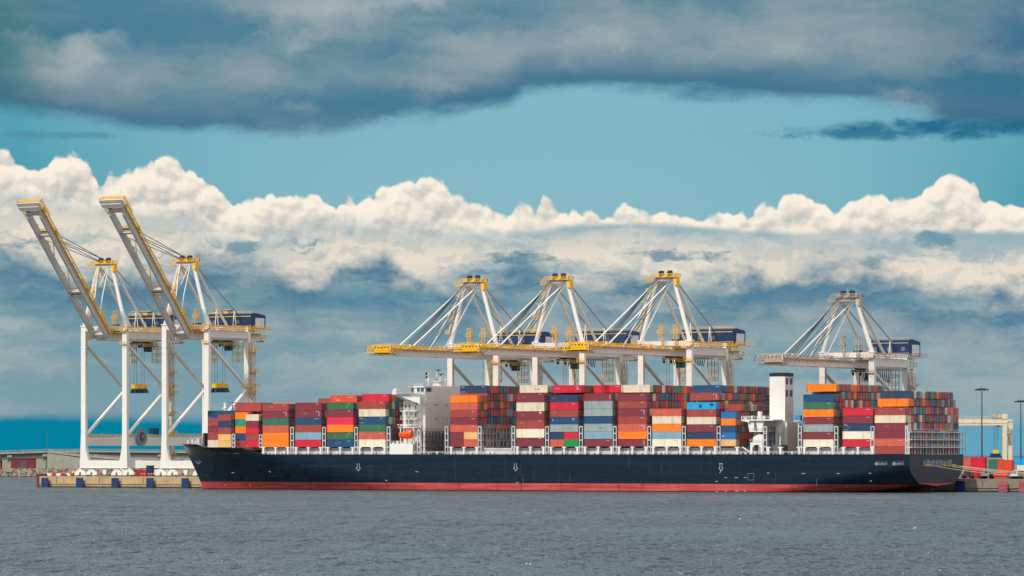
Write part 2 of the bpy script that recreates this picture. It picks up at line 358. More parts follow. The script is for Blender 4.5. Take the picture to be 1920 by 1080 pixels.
def fender(x, material, label):
    a = PA(x, QB-1.2)
    t = thing('quay_fender', (a, QB-.4, 0), label, 'fender', 'fenders along the quay face')
    pm = MB().box(-1.75, 1.75, -1.1, -.75, .15, 4.1); 
    for k in (-1.2, 0, 1.2): pm.box(k-.08, k+.08, -1.16, -1.102, .3, 3.95)
    pm.build('fender_panel', material, t)
    for z in (1.2, 3.0): MB().tube((0, -.75, z), (0, .3, z), .62, .5, 12).build('fender_cone', BLACK, t)
for i, x in enumerate((84.5, 149.5, 216, 281.5, 347.5)):
    fender(x, FENB, '%s blue fender panel from the left end of the quay' % words[i])
fender(1801, FENB, 'blue fender panel beside the stern of the ship')
fender(1881, FENP, 'faded pink fender panel right of the stern')
fender(1919, FENP, 'faded pink fender panel cut off by the right edge')

def shore():
    # far shore: a band of land 1 km behind the berth
    def q(x, Y): return PXY(x, Y)
    rows = []
    xs = [-1500+i*40 for i in range(100)]
    r2 = random.Random(3); m = MB(); vs = []; n = len(xs)
    for i, x in enumerate(xs):
        j = r2.uniform(-14, 14)
        for (Y, z) in ((2540+j, -2), (2556+j, 1.6+r2.uniform(-.8, .8)), (2575+j, 4.5), (2900, 4.9), (9000, 5.2)):
            a = q(x, Y); vs.append((a[0], a[1], z))
    fs = []
    for i in range(n-1):
        for k in range(4): fs.append((i*5+k, (i+1)*5+k, (i+1)*5+k+1, i*5+k+1))
    m.quads(vs, fs); tag(m.build('far_shore_ground', mat('shore_earth', lin(120, 112, 92), .9, .2, .05)), kind='structure')
    m = MB(); r2 = random.Random(5)                                           # riprap bank
    for i in range(1500):
        x = r2.uniform(-60, 330); f = r2.random(); Y = 2542+f*34; a = q(x, Y); z = .2+f*4.3; s = r2.uniform(.7, 1.9)
        p = []
        for (dx_, dy_, dz_) in ((1, 0, 0), (0, 1, 0), (-1, 0, 0), (0, -1, 0), (0, 0, 1), (0, 0, -1)):
            p.append((a[0]+dx_*s*r2.uniform(.7, 1.3), a[1]+dy_*s*r2.uniform(.7, 1.3), z+dz_*s*r2.uniform(.5, .9)))
        m.quads(p, [(0, 1, 4), (1, 2, 4), (2, 3, 4), (3, 0, 4), (1, 0, 5), (2, 1, 5), (3, 2, 5), (0, 3, 5)], 0 if r2.random() < .6 else 1)
    tag(m.build('riprap_rocks', [ROCKS, mat('riprap_dark', lin(84, 76, 62), .9, .4, .5)]), 'bank of broken grey and brown rock along the far shore', 'rocks', kind='stuff')
shore()
def span(name, pts, depth, wid, label, cat, piers=(), base=4.8, wall=None, rail=True):
    """road deck through (x_px, Y, z) points"""
    t0 = PXY(pts[0][0], pts[0][1]); t = thing(name, (t0[0], t0[1], base), label, cat)
    L = [Vector((PXY(x, Y)[0]-t0[0], PXY(x, Y)[1]-t0[1], z-base)) for x, Y, z in pts]
    m = MB(); g = MB()
    back = Vector((-S_, C_, 0))*wid
    for p, q in zip(L, L[1:]):
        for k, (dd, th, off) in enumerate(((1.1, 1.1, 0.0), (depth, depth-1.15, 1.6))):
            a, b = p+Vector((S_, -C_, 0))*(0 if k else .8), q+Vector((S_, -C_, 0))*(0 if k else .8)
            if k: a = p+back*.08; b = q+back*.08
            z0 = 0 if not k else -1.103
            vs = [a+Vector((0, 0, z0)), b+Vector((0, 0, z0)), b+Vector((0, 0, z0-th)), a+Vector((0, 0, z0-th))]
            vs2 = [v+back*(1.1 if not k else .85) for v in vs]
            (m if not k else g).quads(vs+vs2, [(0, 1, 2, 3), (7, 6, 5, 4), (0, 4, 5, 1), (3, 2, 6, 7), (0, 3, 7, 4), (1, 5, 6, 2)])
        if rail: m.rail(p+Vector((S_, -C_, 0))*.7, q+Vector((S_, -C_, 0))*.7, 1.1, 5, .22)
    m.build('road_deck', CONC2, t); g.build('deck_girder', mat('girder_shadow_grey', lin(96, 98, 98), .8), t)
    for x, Y, zt in piers:
        a = PXY(x, Y); c = Vector((a[0]-t0[0], a[1]-t0[1], 0)); p = MB()
        p.tube(c+back*.25, c+back*.25+Vector((0, 0, zt-base-2)), 1.5, 1.5, 12); p.tube(c+back*.75, c+back*.75+Vector((0, 0, zt-base-2)), 1.5, 1.5, 12)
        p.beam(c+Vector((0, 0, zt-base-1.6)), c+back+Vector((0, 0, zt-base-1.6)), 3, 1.6); p.build('pier', CONC2, t)
    if wall:
        p = MB(); 
        for (xa, za), (xb, zb) in zip(wall, wall[1:]):
            A = PXY(xa, pts[0][1]-2); B = PXY(xb, pts[0][1]-2)
            a = Vector((A[0]-t0[0], A[1]-t0[1], -.5)); b = Vector((B[0]-t0[0], B[1]-t0[1], -.5))
            vs = [a, b, Vector((b.x, b.y, zb-base)), Vector((a.x, a.y, za-base))]; vs2 = [v+back*.9 for v in vs]
            p.quads(vs+vs2, [(0, 1, 2, 3), (7, 6, 5, 4), (0, 4, 5, 1), (3, 2, 6, 7), (0, 3, 7, 4), (1, 5, 6, 2)])
        p.build('approach_wall', CONC2, t)
    return t
zy = lambda y, Y: HC-(y-HY)*Y/F
YB = 2680
span('road_overpass', [(-120, YB, zy(850, YB)), (0, YB, zy(848.5, YB)), (88, YB, zy(845.5, YB)), (150, YB, zy(853, YB)), (230, YB, zy(860, YB)), (330, YB, zy(864, YB))], 5.0, 14, 'grey concrete road overpass sloping down behind the leftmost crane', 'overpass',
     piers=[(-4, YB, zy(851, YB)), (17.5, YB, zy(851, YB)), (84, YB, zy(849, YB))], wall=[(88, zy(849.5, YB)), (153, zy(858.5, YB)), (230, zy(864, YB)), (300, zy(869, YB))])
YC = 2860
span('upper_road_bridge', [(86, YC, zy(845.5, YC)), (180, YC, zy(845, YC)), (300, YC, zy(846, YC)), (470, YC, zy(848, YC))], 4.2, 12, 'pale concrete bridge deck seen between the crane legs', 'bridge',
     piers=[(x, YC, zy(850, YC)) for x in (120, 180, 240, 300, 360)])
def yard_shed(x0, x1, Y, ytop, m, label, roofc):
    a = PXY(x0, Y); b = PXY(x1, Y); L = (Vector(b)-Vector(a)).length
    t = thing('dock_shed', (a[0], a[1], 4.7), label, 'shed', rz=math.atan2(b[1]-a[1], b[0]-a[0])); h_ = zy(ytop, Y)-4.7
    w_ = MB().box(0, L, 0, 14, 0, h_)
    for i in range(int(L/2)): w_.box(i*2+.2, i*2+.5, -.12, -.003, .2, h_-.2)
    w_.build('wall', m, t); MB().box(-.4, L+.4, -.5, 14.5, h_+.004, h_+.5).build('roof', roofc, t)
    d = MB().box(L*.38, L*.38+4.5, -.3, -.13, .2, 4.6); d.build('door', DGREY, t)
yard_shed(21, 63, 2640, 860, SHED, 'dark red corrugated shed under the overpass', DGREY)
yard_shed(268, 340, 2600, 862, mat('shed_blue', lin(52, 66, 88), .5), 'dark blue shed with pale bays behind the left cranes', CONC2)
def mast(x, Y, y_top, label, name='light_mast', base=4.8, heads=True):
    a = PXY(x, Y); t = thing(name, (a[0], a[1], base), label, 'light mast', 'yard light masts'); hh = zy(y_top, Y)-base
    k_ = 1 if Y < 2000 else .5; MB().tube((0, 0, 0), (0, 0, hh), .45*k_, .2*k_, 10).build('pole', DGREY, t)
    hm = MB(); hm.tube((0, 0, hh-.1), (0, 0, hh+.35), 1.4*k_, 1.4*k_, 16)
    hm.tube((0, 0, hh+.35), (0, 0, hh+1.3), .12, .05, 8); hm.build('head_ring', DGREY, t)
    if heads and Y < 2000:
        for i in range(8):
            q = 2*math.pi*i/8; c = Vector((math.cos(q), math.sin(q), 0)); l = MB()
            l.beam(c*1.3+Vector((0, 0, hh)), c*2.2+Vector((0, 0, hh-.1)), .14)
            l.beam(c*1.9+Vector((0, 0, hh-.15)), c*2.9+Vector((0, 0, hh-.35)), .9, .5); l.build('lamp_head', BLACK, t)
mast(1841, 1720, 729.5, 'tall dark light mast rising behind the stern containers')
mast(1914, 1830, 752, 'tall dark light mast at the right edge of the picture')
mast(88, 2620, 806, 'thin distant lamp mast above the overpass')
mast(36, 2640, 834, 'short distant lamp mast above the red shed')

# ------------------------------------------------------------------ containers
PAL = {  # colour name: photographed-under-sun colour
 'rust red': (160, 66, 58), 'burgundy': (128, 46, 60), 'salmon': (203, 92, 72), 'orange': (255, 126, 14), 'crimson': (208, 24, 58), 'hot pink': (228, 36, 84),
 'navy': (30, 56, 92), 'deep blue': (14, 70, 112), 'blue': (30, 108, 172), 'cyan blue': (0, 160, 214), 'cream': (222, 208, 182), 'ivory': (236, 226, 202),
 'tan': (228, 182, 118), 'green': (48, 108, 88), 'dark green': (58, 100, 70), 'bright green': (14, 142, 70), 'teal': (30, 148, 118), 'grey': (148, 162, 162), 'light blue': (128, 164, 184),
 'red orange': (226, 72, 40), 'brown': (140, 66, 52), 'steel blue': (60, 98, 130), 'dark grey': (70, 76, 82)}
CM = {}
def cmat(n):
    if n not in CM:
        CM[n] = mat('container_paint_'+n.replace(' ', '_'), lin(*PAL[n], .98), .5, .09, .35, streak=.38, streakc=lin(95, 62, 50))
    return CM[n]
def cont_body(L, ncor):
    W, Hh = 2.44, 2.9; m = MB(); r = .035
    # corrugated sides
    for side in (0, 1):
        y = .07 if not side else W-.07; yo = .02 if not side else W-.02
        pts = [(0.16, y)]; n = ncor; st = (L-.32)/n
        for i in range(n):
            x = .16+i*st
            pts += [(x+st*.15, y), (x+st*.35, yo), (x+st*.65, yo), (x+st*.85, y)]
        pts.append((L-.16, y)); k = len(pts)
        vs = [(a, b, .15) for a, b in pts]+[(a, b, Hh-.12) for a, b in pts]
        m.quads(vs, [((i, i+1, k+i+1, k+i) if not side else (k+i, k+i+1, i+1, i)) for i in range(k-1)])
        y0, y1 = (0, .16) if not side else (W-.16, W)
        m.box(.18, L-.18, y0, y1, 0, .16); m.box(.18, L-.18, y0, y1-.0 if side else .1, Hh-.13, Hh)
    for x0 in (0, L-.18):
        for y0 in (0, W-.16): m.box(x0, x0+.18, y0, y0+.16, 0, Hh)
    m.box(.05, L-.1, .15, W-.15, Hh-.1, Hh-.04); m.box(.05, L-.1, .15, W-.15, .1, .14)
    m.box(.04, .1, .15, W-.15, .14, Hh-.1)
    m.box(L-.14, L-.09, .15, W-.15, .14, Hh-.1)
    me = m.build('shipping_container', [WHITE], fix=False); d = me.data; bpy.data.objects.remove(me); return d
def cont_door(leaf):
    W, Hh = 2.44, 2.9; m = MB(); y0 = .18+leaf*1.05; y1 = y0+1.03
    m.box(0, .05, y0, y1, .16, Hh-.16)
    for z in (.5, 1.1, 1.7, 2.3): m.box(.051, .075, y0+.06, y1-.06, z-.1, z+.15)
    for yy in (y0+.3, y0+.74): m.tube((.11, yy, .1), (.11, yy, Hh-.1), .03, .03, 6, 1); m.box(.076, .16, yy-.1, yy+.16, 1.15, 1.25, 1)
    me = m.build('door', [WHITE, GREYS], fix=False); d = me.data; bpy.data.objects.remove(me); return d
CBODY = {40: cont_body(12.19, 22), 20: cont_body(6.06, 11)}; CDOOR = [cont_door(0), cont_door(1)]
NCONT = [0]
def container(colour, loc, size=40, hz=2.9, label='', group='containers stacked on the ship', rz=0, doors=True, name='shipping_container'):
    o = bpy.data.objects.new(name, CBODY[size]); COL.objects.link(o); o.location = loc; o.scale = (1, 1, hz/2.9); o.rotation_euler = (0, 0, rz)
    o.material_slots[0].link = 'OBJECT'; o.material_slots[0].material = cmat(colour); tag(o, label, 'container', group)
    if doors:
        for d in CDOOR:
            c = bpy.data.objects.new('door', d); COL.objects.link(c); c.parent = o; c.location = ((12.19 if size == 40 else 6.06)-.088, 0, 0)
            c.material_slots[0].link = 'OBJECT'; c.material_slots[0].material = cmat(colour)
    NCONT[0] += 1
    return o
LETT = {}
def logo(o, x, z, w_, h_, kind, m=None):
    """small painted panel or lettering block on a container's long side"""
    b = MB(); y = -.012
    if kind == 'text':
        n = max(3, int(w_/.45)); r3 = random.Random(int(x*10+w_*7))
        for i in range(n):
            a = x+i*w_/n; b.box(a, a+.1, y, .018, z, z+h_); b.box(a+.1, a+w_/n*.62, y, .018, z+h_*r3.choice((.0, .4, .8)), z+h_*.2+h_*r3.choice((.0, .4, .8)))
    elif kind == 'star':
        p = [(x+math.cos(math.pi/2+i*math.pi/5)*(w_/2 if i % 2 == 0 else w_/5), z+math.sin(math.pi/2+i*math.pi/5)*(w_/2 if i % 2 == 0 else w_/5)) for i in range(10)]
        b.prism(p, 'y', y, .018)
    else: b.box(x, x+w_, y, .018, z, z+h_)
    if kind == 'text': b.box(x, x+w_, y+.002, .018, z, z+.06)
    b.build('lettering' if kind == 'text' else 'painted_mark', m or MARK, o)
RP = 2.5; B0 = .4
BR = ['rust red']*10+['burgundy']*6+['salmon']*6+['crimson']*4+['navy']*4+['steel blue']*3+['orange']*2+['red orange']*3+['grey']*3+['cream']*2+['ivory', 'green', 'dark green', 'brown', 'brown', 'light blue', 'dark grey', 'teal', 'blue']
bow = 'stack from the bow'
BAYS = [  # x, size, y base, y top of near tiers, near tiers bottom->top, (rows of the whole bay), inner tier count, y top of inner, place words
 dict(x=389.5, s=20, yb=838.5, yt=770, row=1, n=5, t=['cream', 'rust red', 'burgundy', 'rust red', 'deep blue'], rows=12, inn=5, yi=770, w='foremost stack at the bow'),
 dict(x=409, s=20, yb=838.5, yt=776.7, t=['tan', 'tan', 'rust red', 'navy', 'rust red'], rows=12, inn=5, yi=770, w='second stack at the bow', hollow=1),
 dict(x=440.5, s=20, yb=838.5, yt=772.5, t=['rust red', 'deep blue', 'orange', 'teal', 'orange'], row=1, rows=15, inn=6, yi=755, w='third narrow stack at the bow'),
 dict(x=461, s=20, yb=838.5, yt=776.5, t=['crimson', 'rust red', 'crimson', 'burgundy', 'cream'], rows=15, inn=6, yi=755, w='fourth narrow stack at the bow', hollow=1),
 dict(x=492.3, s=40, yb=838, yt=756.7, t=['orange', 'orange', 'salmon', 'green', 'burgundy', 'rust red'], rows=17, inn=6, yi=755, w='stack standing on two orange containers'),
 dict(x=553.5, s=40, yb=838, yt=755, t=['crimson', 'light blue', 'rust red', 'deep blue', 'burgundy', 'burgundy'], rows=19, inn=6, yi=754, w='stack left of the hot pink one'),
 dict(x=613, s=40, yb=838, yt=754, t=['deep blue', 'dark green', 'orange', 'hot pink', 'burgundy', 'dark green', ('red orange', 1)], rows=19, inn=7, yi=741.5, w='stack holding the hot pink container'),
 dict(x=672.6, s=40, yb=838, yt=752.6, t=['ivory', 'salmon', 'green', 'deep blue', 'cream', 'rust red', ('crimson', 1)], rows=19, inn=7, yi=739, w='stack just forward of the bridge tower'),
 dict(x=844, s=40, yb=837.5, yt=741, t=[('2', 'burgundy', 'salmon'), ('2', 'burgundy', 'tan'), 'salmon', 'burgundy', 'rust red', 'salmon', 'orange', ('navy', 3)], rows=19, inn=8, yi=723, w='stack just behind the bridge tower'),
 dict(x=968.3, s=40, yb=837, yt=738, t=['burgundy', 'ivory', 'rust red', 'burgundy', 'cream', 'burgundy', ('burgundy', 1), ('cream', 1)], rows=19, inn=8, yi=722.5, w='stack right of the open gap amidships'),
 dict(x=1031.3, s=40, yb=837.5, yt=740, t=[('2', 'salmon', 'bright green'), ('2', 'navy', 'crimson'), 'grey', 'deep blue', 'rust red', 'crimson', 'navy', ('crimson', 1)], rows=19, inn=8, yi=722.5, w='stack with the bright green container'),
 dict(x=1095, s=40, yb=837, yt=737.5, t=['burgundy', 'light blue', 'grey', 'deep blue', 'grey', 'grey', 'burgundy', ('crimson', 3)], rows=19, inn=8, yi=722, w='stack of mostly grey containers'),
 dict(x=1158.7, s=40, yb=837, yt=737.5, t=['burgundy', 'orange', 'salmon', 'rust red', 'burgundy', 'rust red', 'burgundy', ('cream', 1)], rows=19, inn=8, yi=722, w='tall mostly red stack with cream on top'),
 dict(x=1223, s=40, yb=837, yt=766, t=['ivory', 'light blue', 'orange', 'cream', 'salmon'], rows=19, inn=5, yi=766, w='low five high stack amidships'),
 dict(x=1287.8, s=40, yb=837, yt=754, t=['orange', 'navy', 'burgundy', 'cream', 'rust red', 'cyan blue', ('rust red', 1), ('deep blue', 2)], rows=19, inn=8, yi=722.5, w='stack with the bright cyan container'),
 dict(x=1352, s=20, yb=836.5, yt=771.7, t=['tan', 'blue', 'deep blue', 'orange', 'blue', ('rust red', 2)], rows=17, inn=6, yi=758, w='short stack beside the white davit platform'),
 dict(x=1506.2, s=40, yb=837.8, yt=739.4, t=['ivory', 'burgundy', 'grey', 'burgundy', 'orange', 'green', 'deep blue', ('orange', 1)], rows=19, inn=8, yi=720, w='stack just behind the funnel'),
 dict(x=1580, s=40, yb=837.8, yt=764.4, t=['crimson', 'ivory', 'navy', 'burgundy', 'crimson'], rows=17, inn=5, yi=764, w='stack with crimson at top and bottom'),
 dict(x=1640, s=40, yb=851.2, yt=763.8, t=['rust red', 'salmon', 'burgundy', 'burgundy', 'cream', 'rust red', ('orange', 1), ('navy', 2)], rows=19, inn=8, yi=733, w='aftmost stack at the stern'),
]
TIERW = ['bottom', 'second', 'third', 'fourth', 'fifth', 'sixth', 'seventh', 'eighth']
SMB = MB(); SCOL = sorted(set(BR)); r4 = random.Random(11)
LASH = []          # quay-line coordinates of the bays for the lashing bridges
INDIV = {14: ((6, 7), 18), 15: ((4, 5), 14), 16: ((6, 7), 18), 18: ((4, 5, 6, 7), 19)}
PLACE = {14: 'block behind the cyan container', 15: 'block left of the funnel', 16: 'block right of the funnel', 18: 'stern block'}
for bi, B in enumerate(BAYS):
    L = 12.19 if B['s'] == 40 else 6.06; r0 = B.get('row', 0)
    a0 = PA(B['x'], B0+r0*RP); B['a'] = a0; B['L'] = L
    zb = PZ(B['yb'], B['x'], B0); zt = PZ(B['yt'], B['x'], B0); zi = PZ(B['yi'], B['x']+10, B0+3*RP)
    B['zb'] = zb
    ntier = [t for t in B['t'] if not (isinstance(t, tuple) and isinstance(t[1], int))]
    pit = (zt-zb)/len(ntier); done = {}
    pin = (zi-zb)/B['inn']
    for k, t in enumerate(B['t']):
        row = r0; inner = isinstance(t, tuple) and isinstance(t[1], int)
        if inner: t, row = t
        z = zb+pit*k if not inner else zi-(len(B['t'])-k)*pin
        if inner and z < zb+pit*len(ntier) and row == 0: z = zb+pit*k
        hz = (pit if not inner else pin)-.05
        pos = ('top' if k == len(B['t'])-1 else TIERW[k])+(' container' if k == len(B['t'])-1 or k == 0 else ' container up')
        if isinstance(t, tuple):
            for q, c in enumerate(t[1:]):
                side = ('left', 'right')[q]
                container(c, (a0+q*6.13, B0, z), 20, hz, 'short %s container, %s of the %s pair, %s' % (c, side, TIERW[k], B['w']))
            done[(0, k)] = 1
            continue
        al = a0
        o = container(t, (al, B0+row*RP, z), B['s'], hz, '%s %s, %s' % (t, pos, B['w']))
        done[(row, k)] = 1
        if B['s'] == 40 and r4.random() < .6: logo(o, 9.6, hz*.78, 1.3, .16, 'box')
        if B['s'] == 40 and r4.random() < .35: logo(o, r4.uniform(.5, 4), hz*.5, r4.uniform(1.2, 2.6), .4, 'text', mat('faded_lettering', lin(*[int(c*.6+80) for c in PAL[t]])) if False else LETT.setdefault(t, mat('faded_lettering_'+t.replace(' ', '_'), lin(*[min(255, int(c*.62+82)) for c in PAL[t]]))))
        key = (bi, k)
        if key in ((7, 3), (8, 7), (17, 2)): logo(o, .5, 2.05, 1.6, .5, 'text'); logo(o, .5, .4, 1.9, .25, 'text')
        elif key in ((10, 7),): logo(o, .6, 1.5, 2.6, .3, 'text'); logo(o, 10.6, 1.5, 1.1, 1.1, 'star')
        elif key in ((6, 6),): logo(o, 7.9, 1.9, 2.4, .45, 'text'); logo(o, 3.0, .8, 1.1, .35, 'box')
        elif key in ((10, 3),): logo(o, 1.2, 1.7, .9, .9, 'star'); logo(o, 10, 1.7, .9, .9, 'star')
        elif key in ((4, 4), (5, 4), (11, 6), (12, 0), (12, 2), (12, 4), (14, 6)): logo(o, 10.95, .6, .24, 1.7, 'box')
        elif key in ((5, 3),): logo(o, 9.3, 2.2, 1.5, .28, 'box', mat('logo_yellow', lin(220, 200, 90)))
        elif key in ((9, 3),): logo(o, 10.0, 2.1, 1.1, .4, 'box', mat('logo_yellow', lin(220, 200, 90)))
        elif key in ((6, 5), (7, 2), (6, 1)): logo(o, 8.6, .5, 1.6, 1.8, 'box', mat('logo_green', lin(20, 130, 50)))
        elif key in ((11, 2), (9, 7), (10, 2)): logo(o, 6.5, 1.2, 2.6, .5, 'text', mat('logo_grey', lin(120, 132, 136)))
        elif key in ((15, 1),): logo(o, .5, 1.1, .8, .4, 'box')
        elif key in ((14, 5),): logo(o, 5.2, .6, .9, 1.3, 'box', BLUE); logo(o, 9.6, 1.5, 1.5, .8, 'box', BLUE)
        elif key in ((3, 0), (16, 3), (2, 4)): logo(o, .35, .5, .25, .3, 'box')
    for row in range(0 if r0 == 0 else r0, B['rows']):
        if bi < 4 and row <= 3: B['inn'] = len(B['t'])-(1 if bi == 0 else 0)
        elif bi < 4: B['inn'] = 5 if bi < 2 else 6
        edge_ = max(0, row-(B['rows']-3))
        hmax = B['inn']-(1 if (bi == 18 and row == 17) else 2 if (bi == 18 and row == 18) else (1 if (bi != 18 and row == B['rows']-1) else 0))
        for k in range(hmax):
            if (row, k) in done or row == r0: continue
            # rows outside an inset upper tier stay empty
            if k < len(B['t']) and isinstance(B['t'][k], tuple) and isinstance(B['t'][k][1], int) and row < B['t'][k][1]: continue
            c = r4.choice(BR); z = zi-(B['inn']-k)*pin if zi > zt+.3 or B['inn'] != len(ntier) else zb+pit*k
            if B['inn'] == len(B['t']) and row < 3 and k < len(ntier): z = zb+pit*k; ph = pit
            else: ph = pin
            al = a0+r4.choice((0, 0, 0, .06, -.06))
            ind = bi in INDIV and k in INDIV[bi][0] and 2 <= row <= INDIV[bi][1]
            if bi in INDIV and k in INDIV[bi][0] and row == 1 and bi in (16, 18): ind = True
            if ind:
                oc = container(c, (al, B0+row*RP, z), B['s'], ph-.12, '%s container end, %s tier, %s column from the left, %s' % (c, TIERW[k], words[row], PLACE[bi]), group='container ends facing the stern'); oc.scale.y = .965
            else:
                mi = SCOL.index(c); x0, x1 = al, al+L; y0 = B0+row*RP; y1 = y0+2.35; z1 = z+ph-.12
                SMB.box(x0, x1-.08, y0, y1, z, z1, mi)
                for yy in (y0, y1-.14): SMB.box(x1-.078, x1, yy, yy+.14, z, z1, mi)
                SMB.box(x1-.078, x1, y0+.142, y1-.142, z1-.14, z1, mi); SMB.box(x1-.078, x1, y0+.142, y1-.142, z, z+.14, mi)
                for yy in (.6, 1.75): SMB.box(x1-.076, x1+.02, y0+yy, y0+yy+.05, z+.16, z1-.16, len(SCOL))
for x, row, yb_, yt_, c, lab in ((389.6, 1, 779, 770, 'deep blue', 'deep blue container on top of the foremost stacks at the bow'), (441.5, 2, 771.5, 755, 'rust red', 'rust red container on top of the narrow stacks near the bow'), (597, 6, 760, 747, 'rust red', 'rust red container peeking out behind the hot pink stack')):
    b_ = B0+row*RP; z_ = PZ(yb_, x, b_); container(c, (PA(x, b_), b_, z_), 40, PZ(yt_, x, b_)-z_, lab)
tag(SMB.build('stacked_containers', [cmat(c) for c in SCOL]+[GREYS], fix=False), 'mass of many coloured containers filling the inner rows of the ship', 'containers', kind='stuff')
print('containers', NCONT[0])

# ------------------------------------------------------------------ the ship
ship = thing('container_ship', (0, 24.1, 0), 'huge dark navy container ship with a red waterline moored along the quay', 'ship')
def SP(m, name, mats, parent=None, **k):
    """part given in berth coordinates (b=0 on the near side)"""
    m.v = [(x, y-24.1, z) for x, y, z in m.v]
    return m.build(name, mats, parent or ship, **k)
HB = 24.1
AT = PA(1705.5, .2)
hullm = bpy.data.materials.new('hull_paint'); hullm.use_nodes = True
def hull_mat():
    t = hullm.node_tree; b = t.nodes['Principled BSDF']; g = t.nodes.new('ShaderNodeNewGeometry')
    b.inputs['Roughness'].default_value = .22; b.inputs['Specular IOR Level'].default_value = .22
    s3 = t.nodes.new('ShaderNodeSeparateXYZ'); t.links.new(g.outputs['Position'], s3.inputs[0])
    def ns(sx, sy, sz, sc_, d=5):
        mp = t.nodes.new('ShaderNodeMapping'); mp.inputs['Scale'].default_value = (sx, sy, sz); t.links.new(g.outputs['Position'], mp.inputs[0])
        n = t.nodes.new('ShaderNodeTexNoise'); n.inputs['Scale'].default_value = sc_; n.inputs['Detail'].default_value = d; t.links.new(mp.outputs[0], n.inputs['Vector']); return n.outputs[0]
    def mr(v, a, b_, c=0, d=1):
        n = t.nodes.new('ShaderNodeMapRange'); n.inputs[1].default_value = a; n.inputs[2].default_value = b_; n.inputs[3].default_value = c; n.inputs[4].default_value = d; t.links.new(v, n.inputs[0]); return n.outputs[0]
    def mix(f, a, c):
        n = t.nodes.new('ShaderNodeMix'); n.data_type = 'RGBA'; t.links.new(f, n.inputs[0])
        for i, q in ((6, a), (7, c)):
            if isinstance(q, tuple): n.inputs[i].default_value = q
            else: t.links.new(q, n.inputs[i])
        return n.outputs[2]
    navy = mix(mr(ns(.25, .25, .9, 1), .35, .65), lin(14, 28, 42), lin(20, 37, 52))
    navy = mix(mr(ns(.012, .3, .8, 1, 3), .45, .7, 0, .6), navy, lin(26, 46, 64))
    navy = mix(mr(ns(.9, .9, .07, 1), .62, .78, 0, .45), navy, lin(70, 84, 94))
    red = mix(mr(ns(.05, .1, .9, 1), .4, .66), lin(168, 60, 62), lin(196, 94, 88))
    red = mix(mr(ns(.4, .4, .1, 1), .55, .75, 0, .7), red, lin(128, 46, 52))
    wet = mix(mr(s3.outputs[2], .25, .5), lin(60, 28, 32), red)
    fin = mix(mr(s3.outputs[2], 2.94, 3.0), wet, navy)
    t.links.new(fin, b.inputs['Base Color'])
hull_mat()
a1, a2, a3, a4 = PA(377, 9), PA(389, 7), PA(461, 1), PA(483, .3)
z0_, z1_, z2_, ZD = PZ(832, 343, 24), PZ(833, 377, 9), PZ(839, 389, 7), 14.0
def zdk(a):
    pts = [(-169, z0_), (a1, z1_), (a2, z2_), (a3, z2_-.1), (a4, ZD), (1e3, ZD)]
    for (p, zp), (q, zq) in zip(pts, pts[1:]):
        if a <= q: return zp+(zq-zp)*max(0, (a-p))/(q-p)
    return ZD
def astem(z): return -158.5-9.9*max(0, z/18.1)**1.15
def hbow(a, z):
    L = 126-80*(max(0, min(z, 17))/17)**.8; e = 1.5+.9*max(0, z)/17
    t = (a-astem(z))/L
    if t >= 1: return HB
    return HB*max(0, 1-(1-max(0, t))**e)**.95
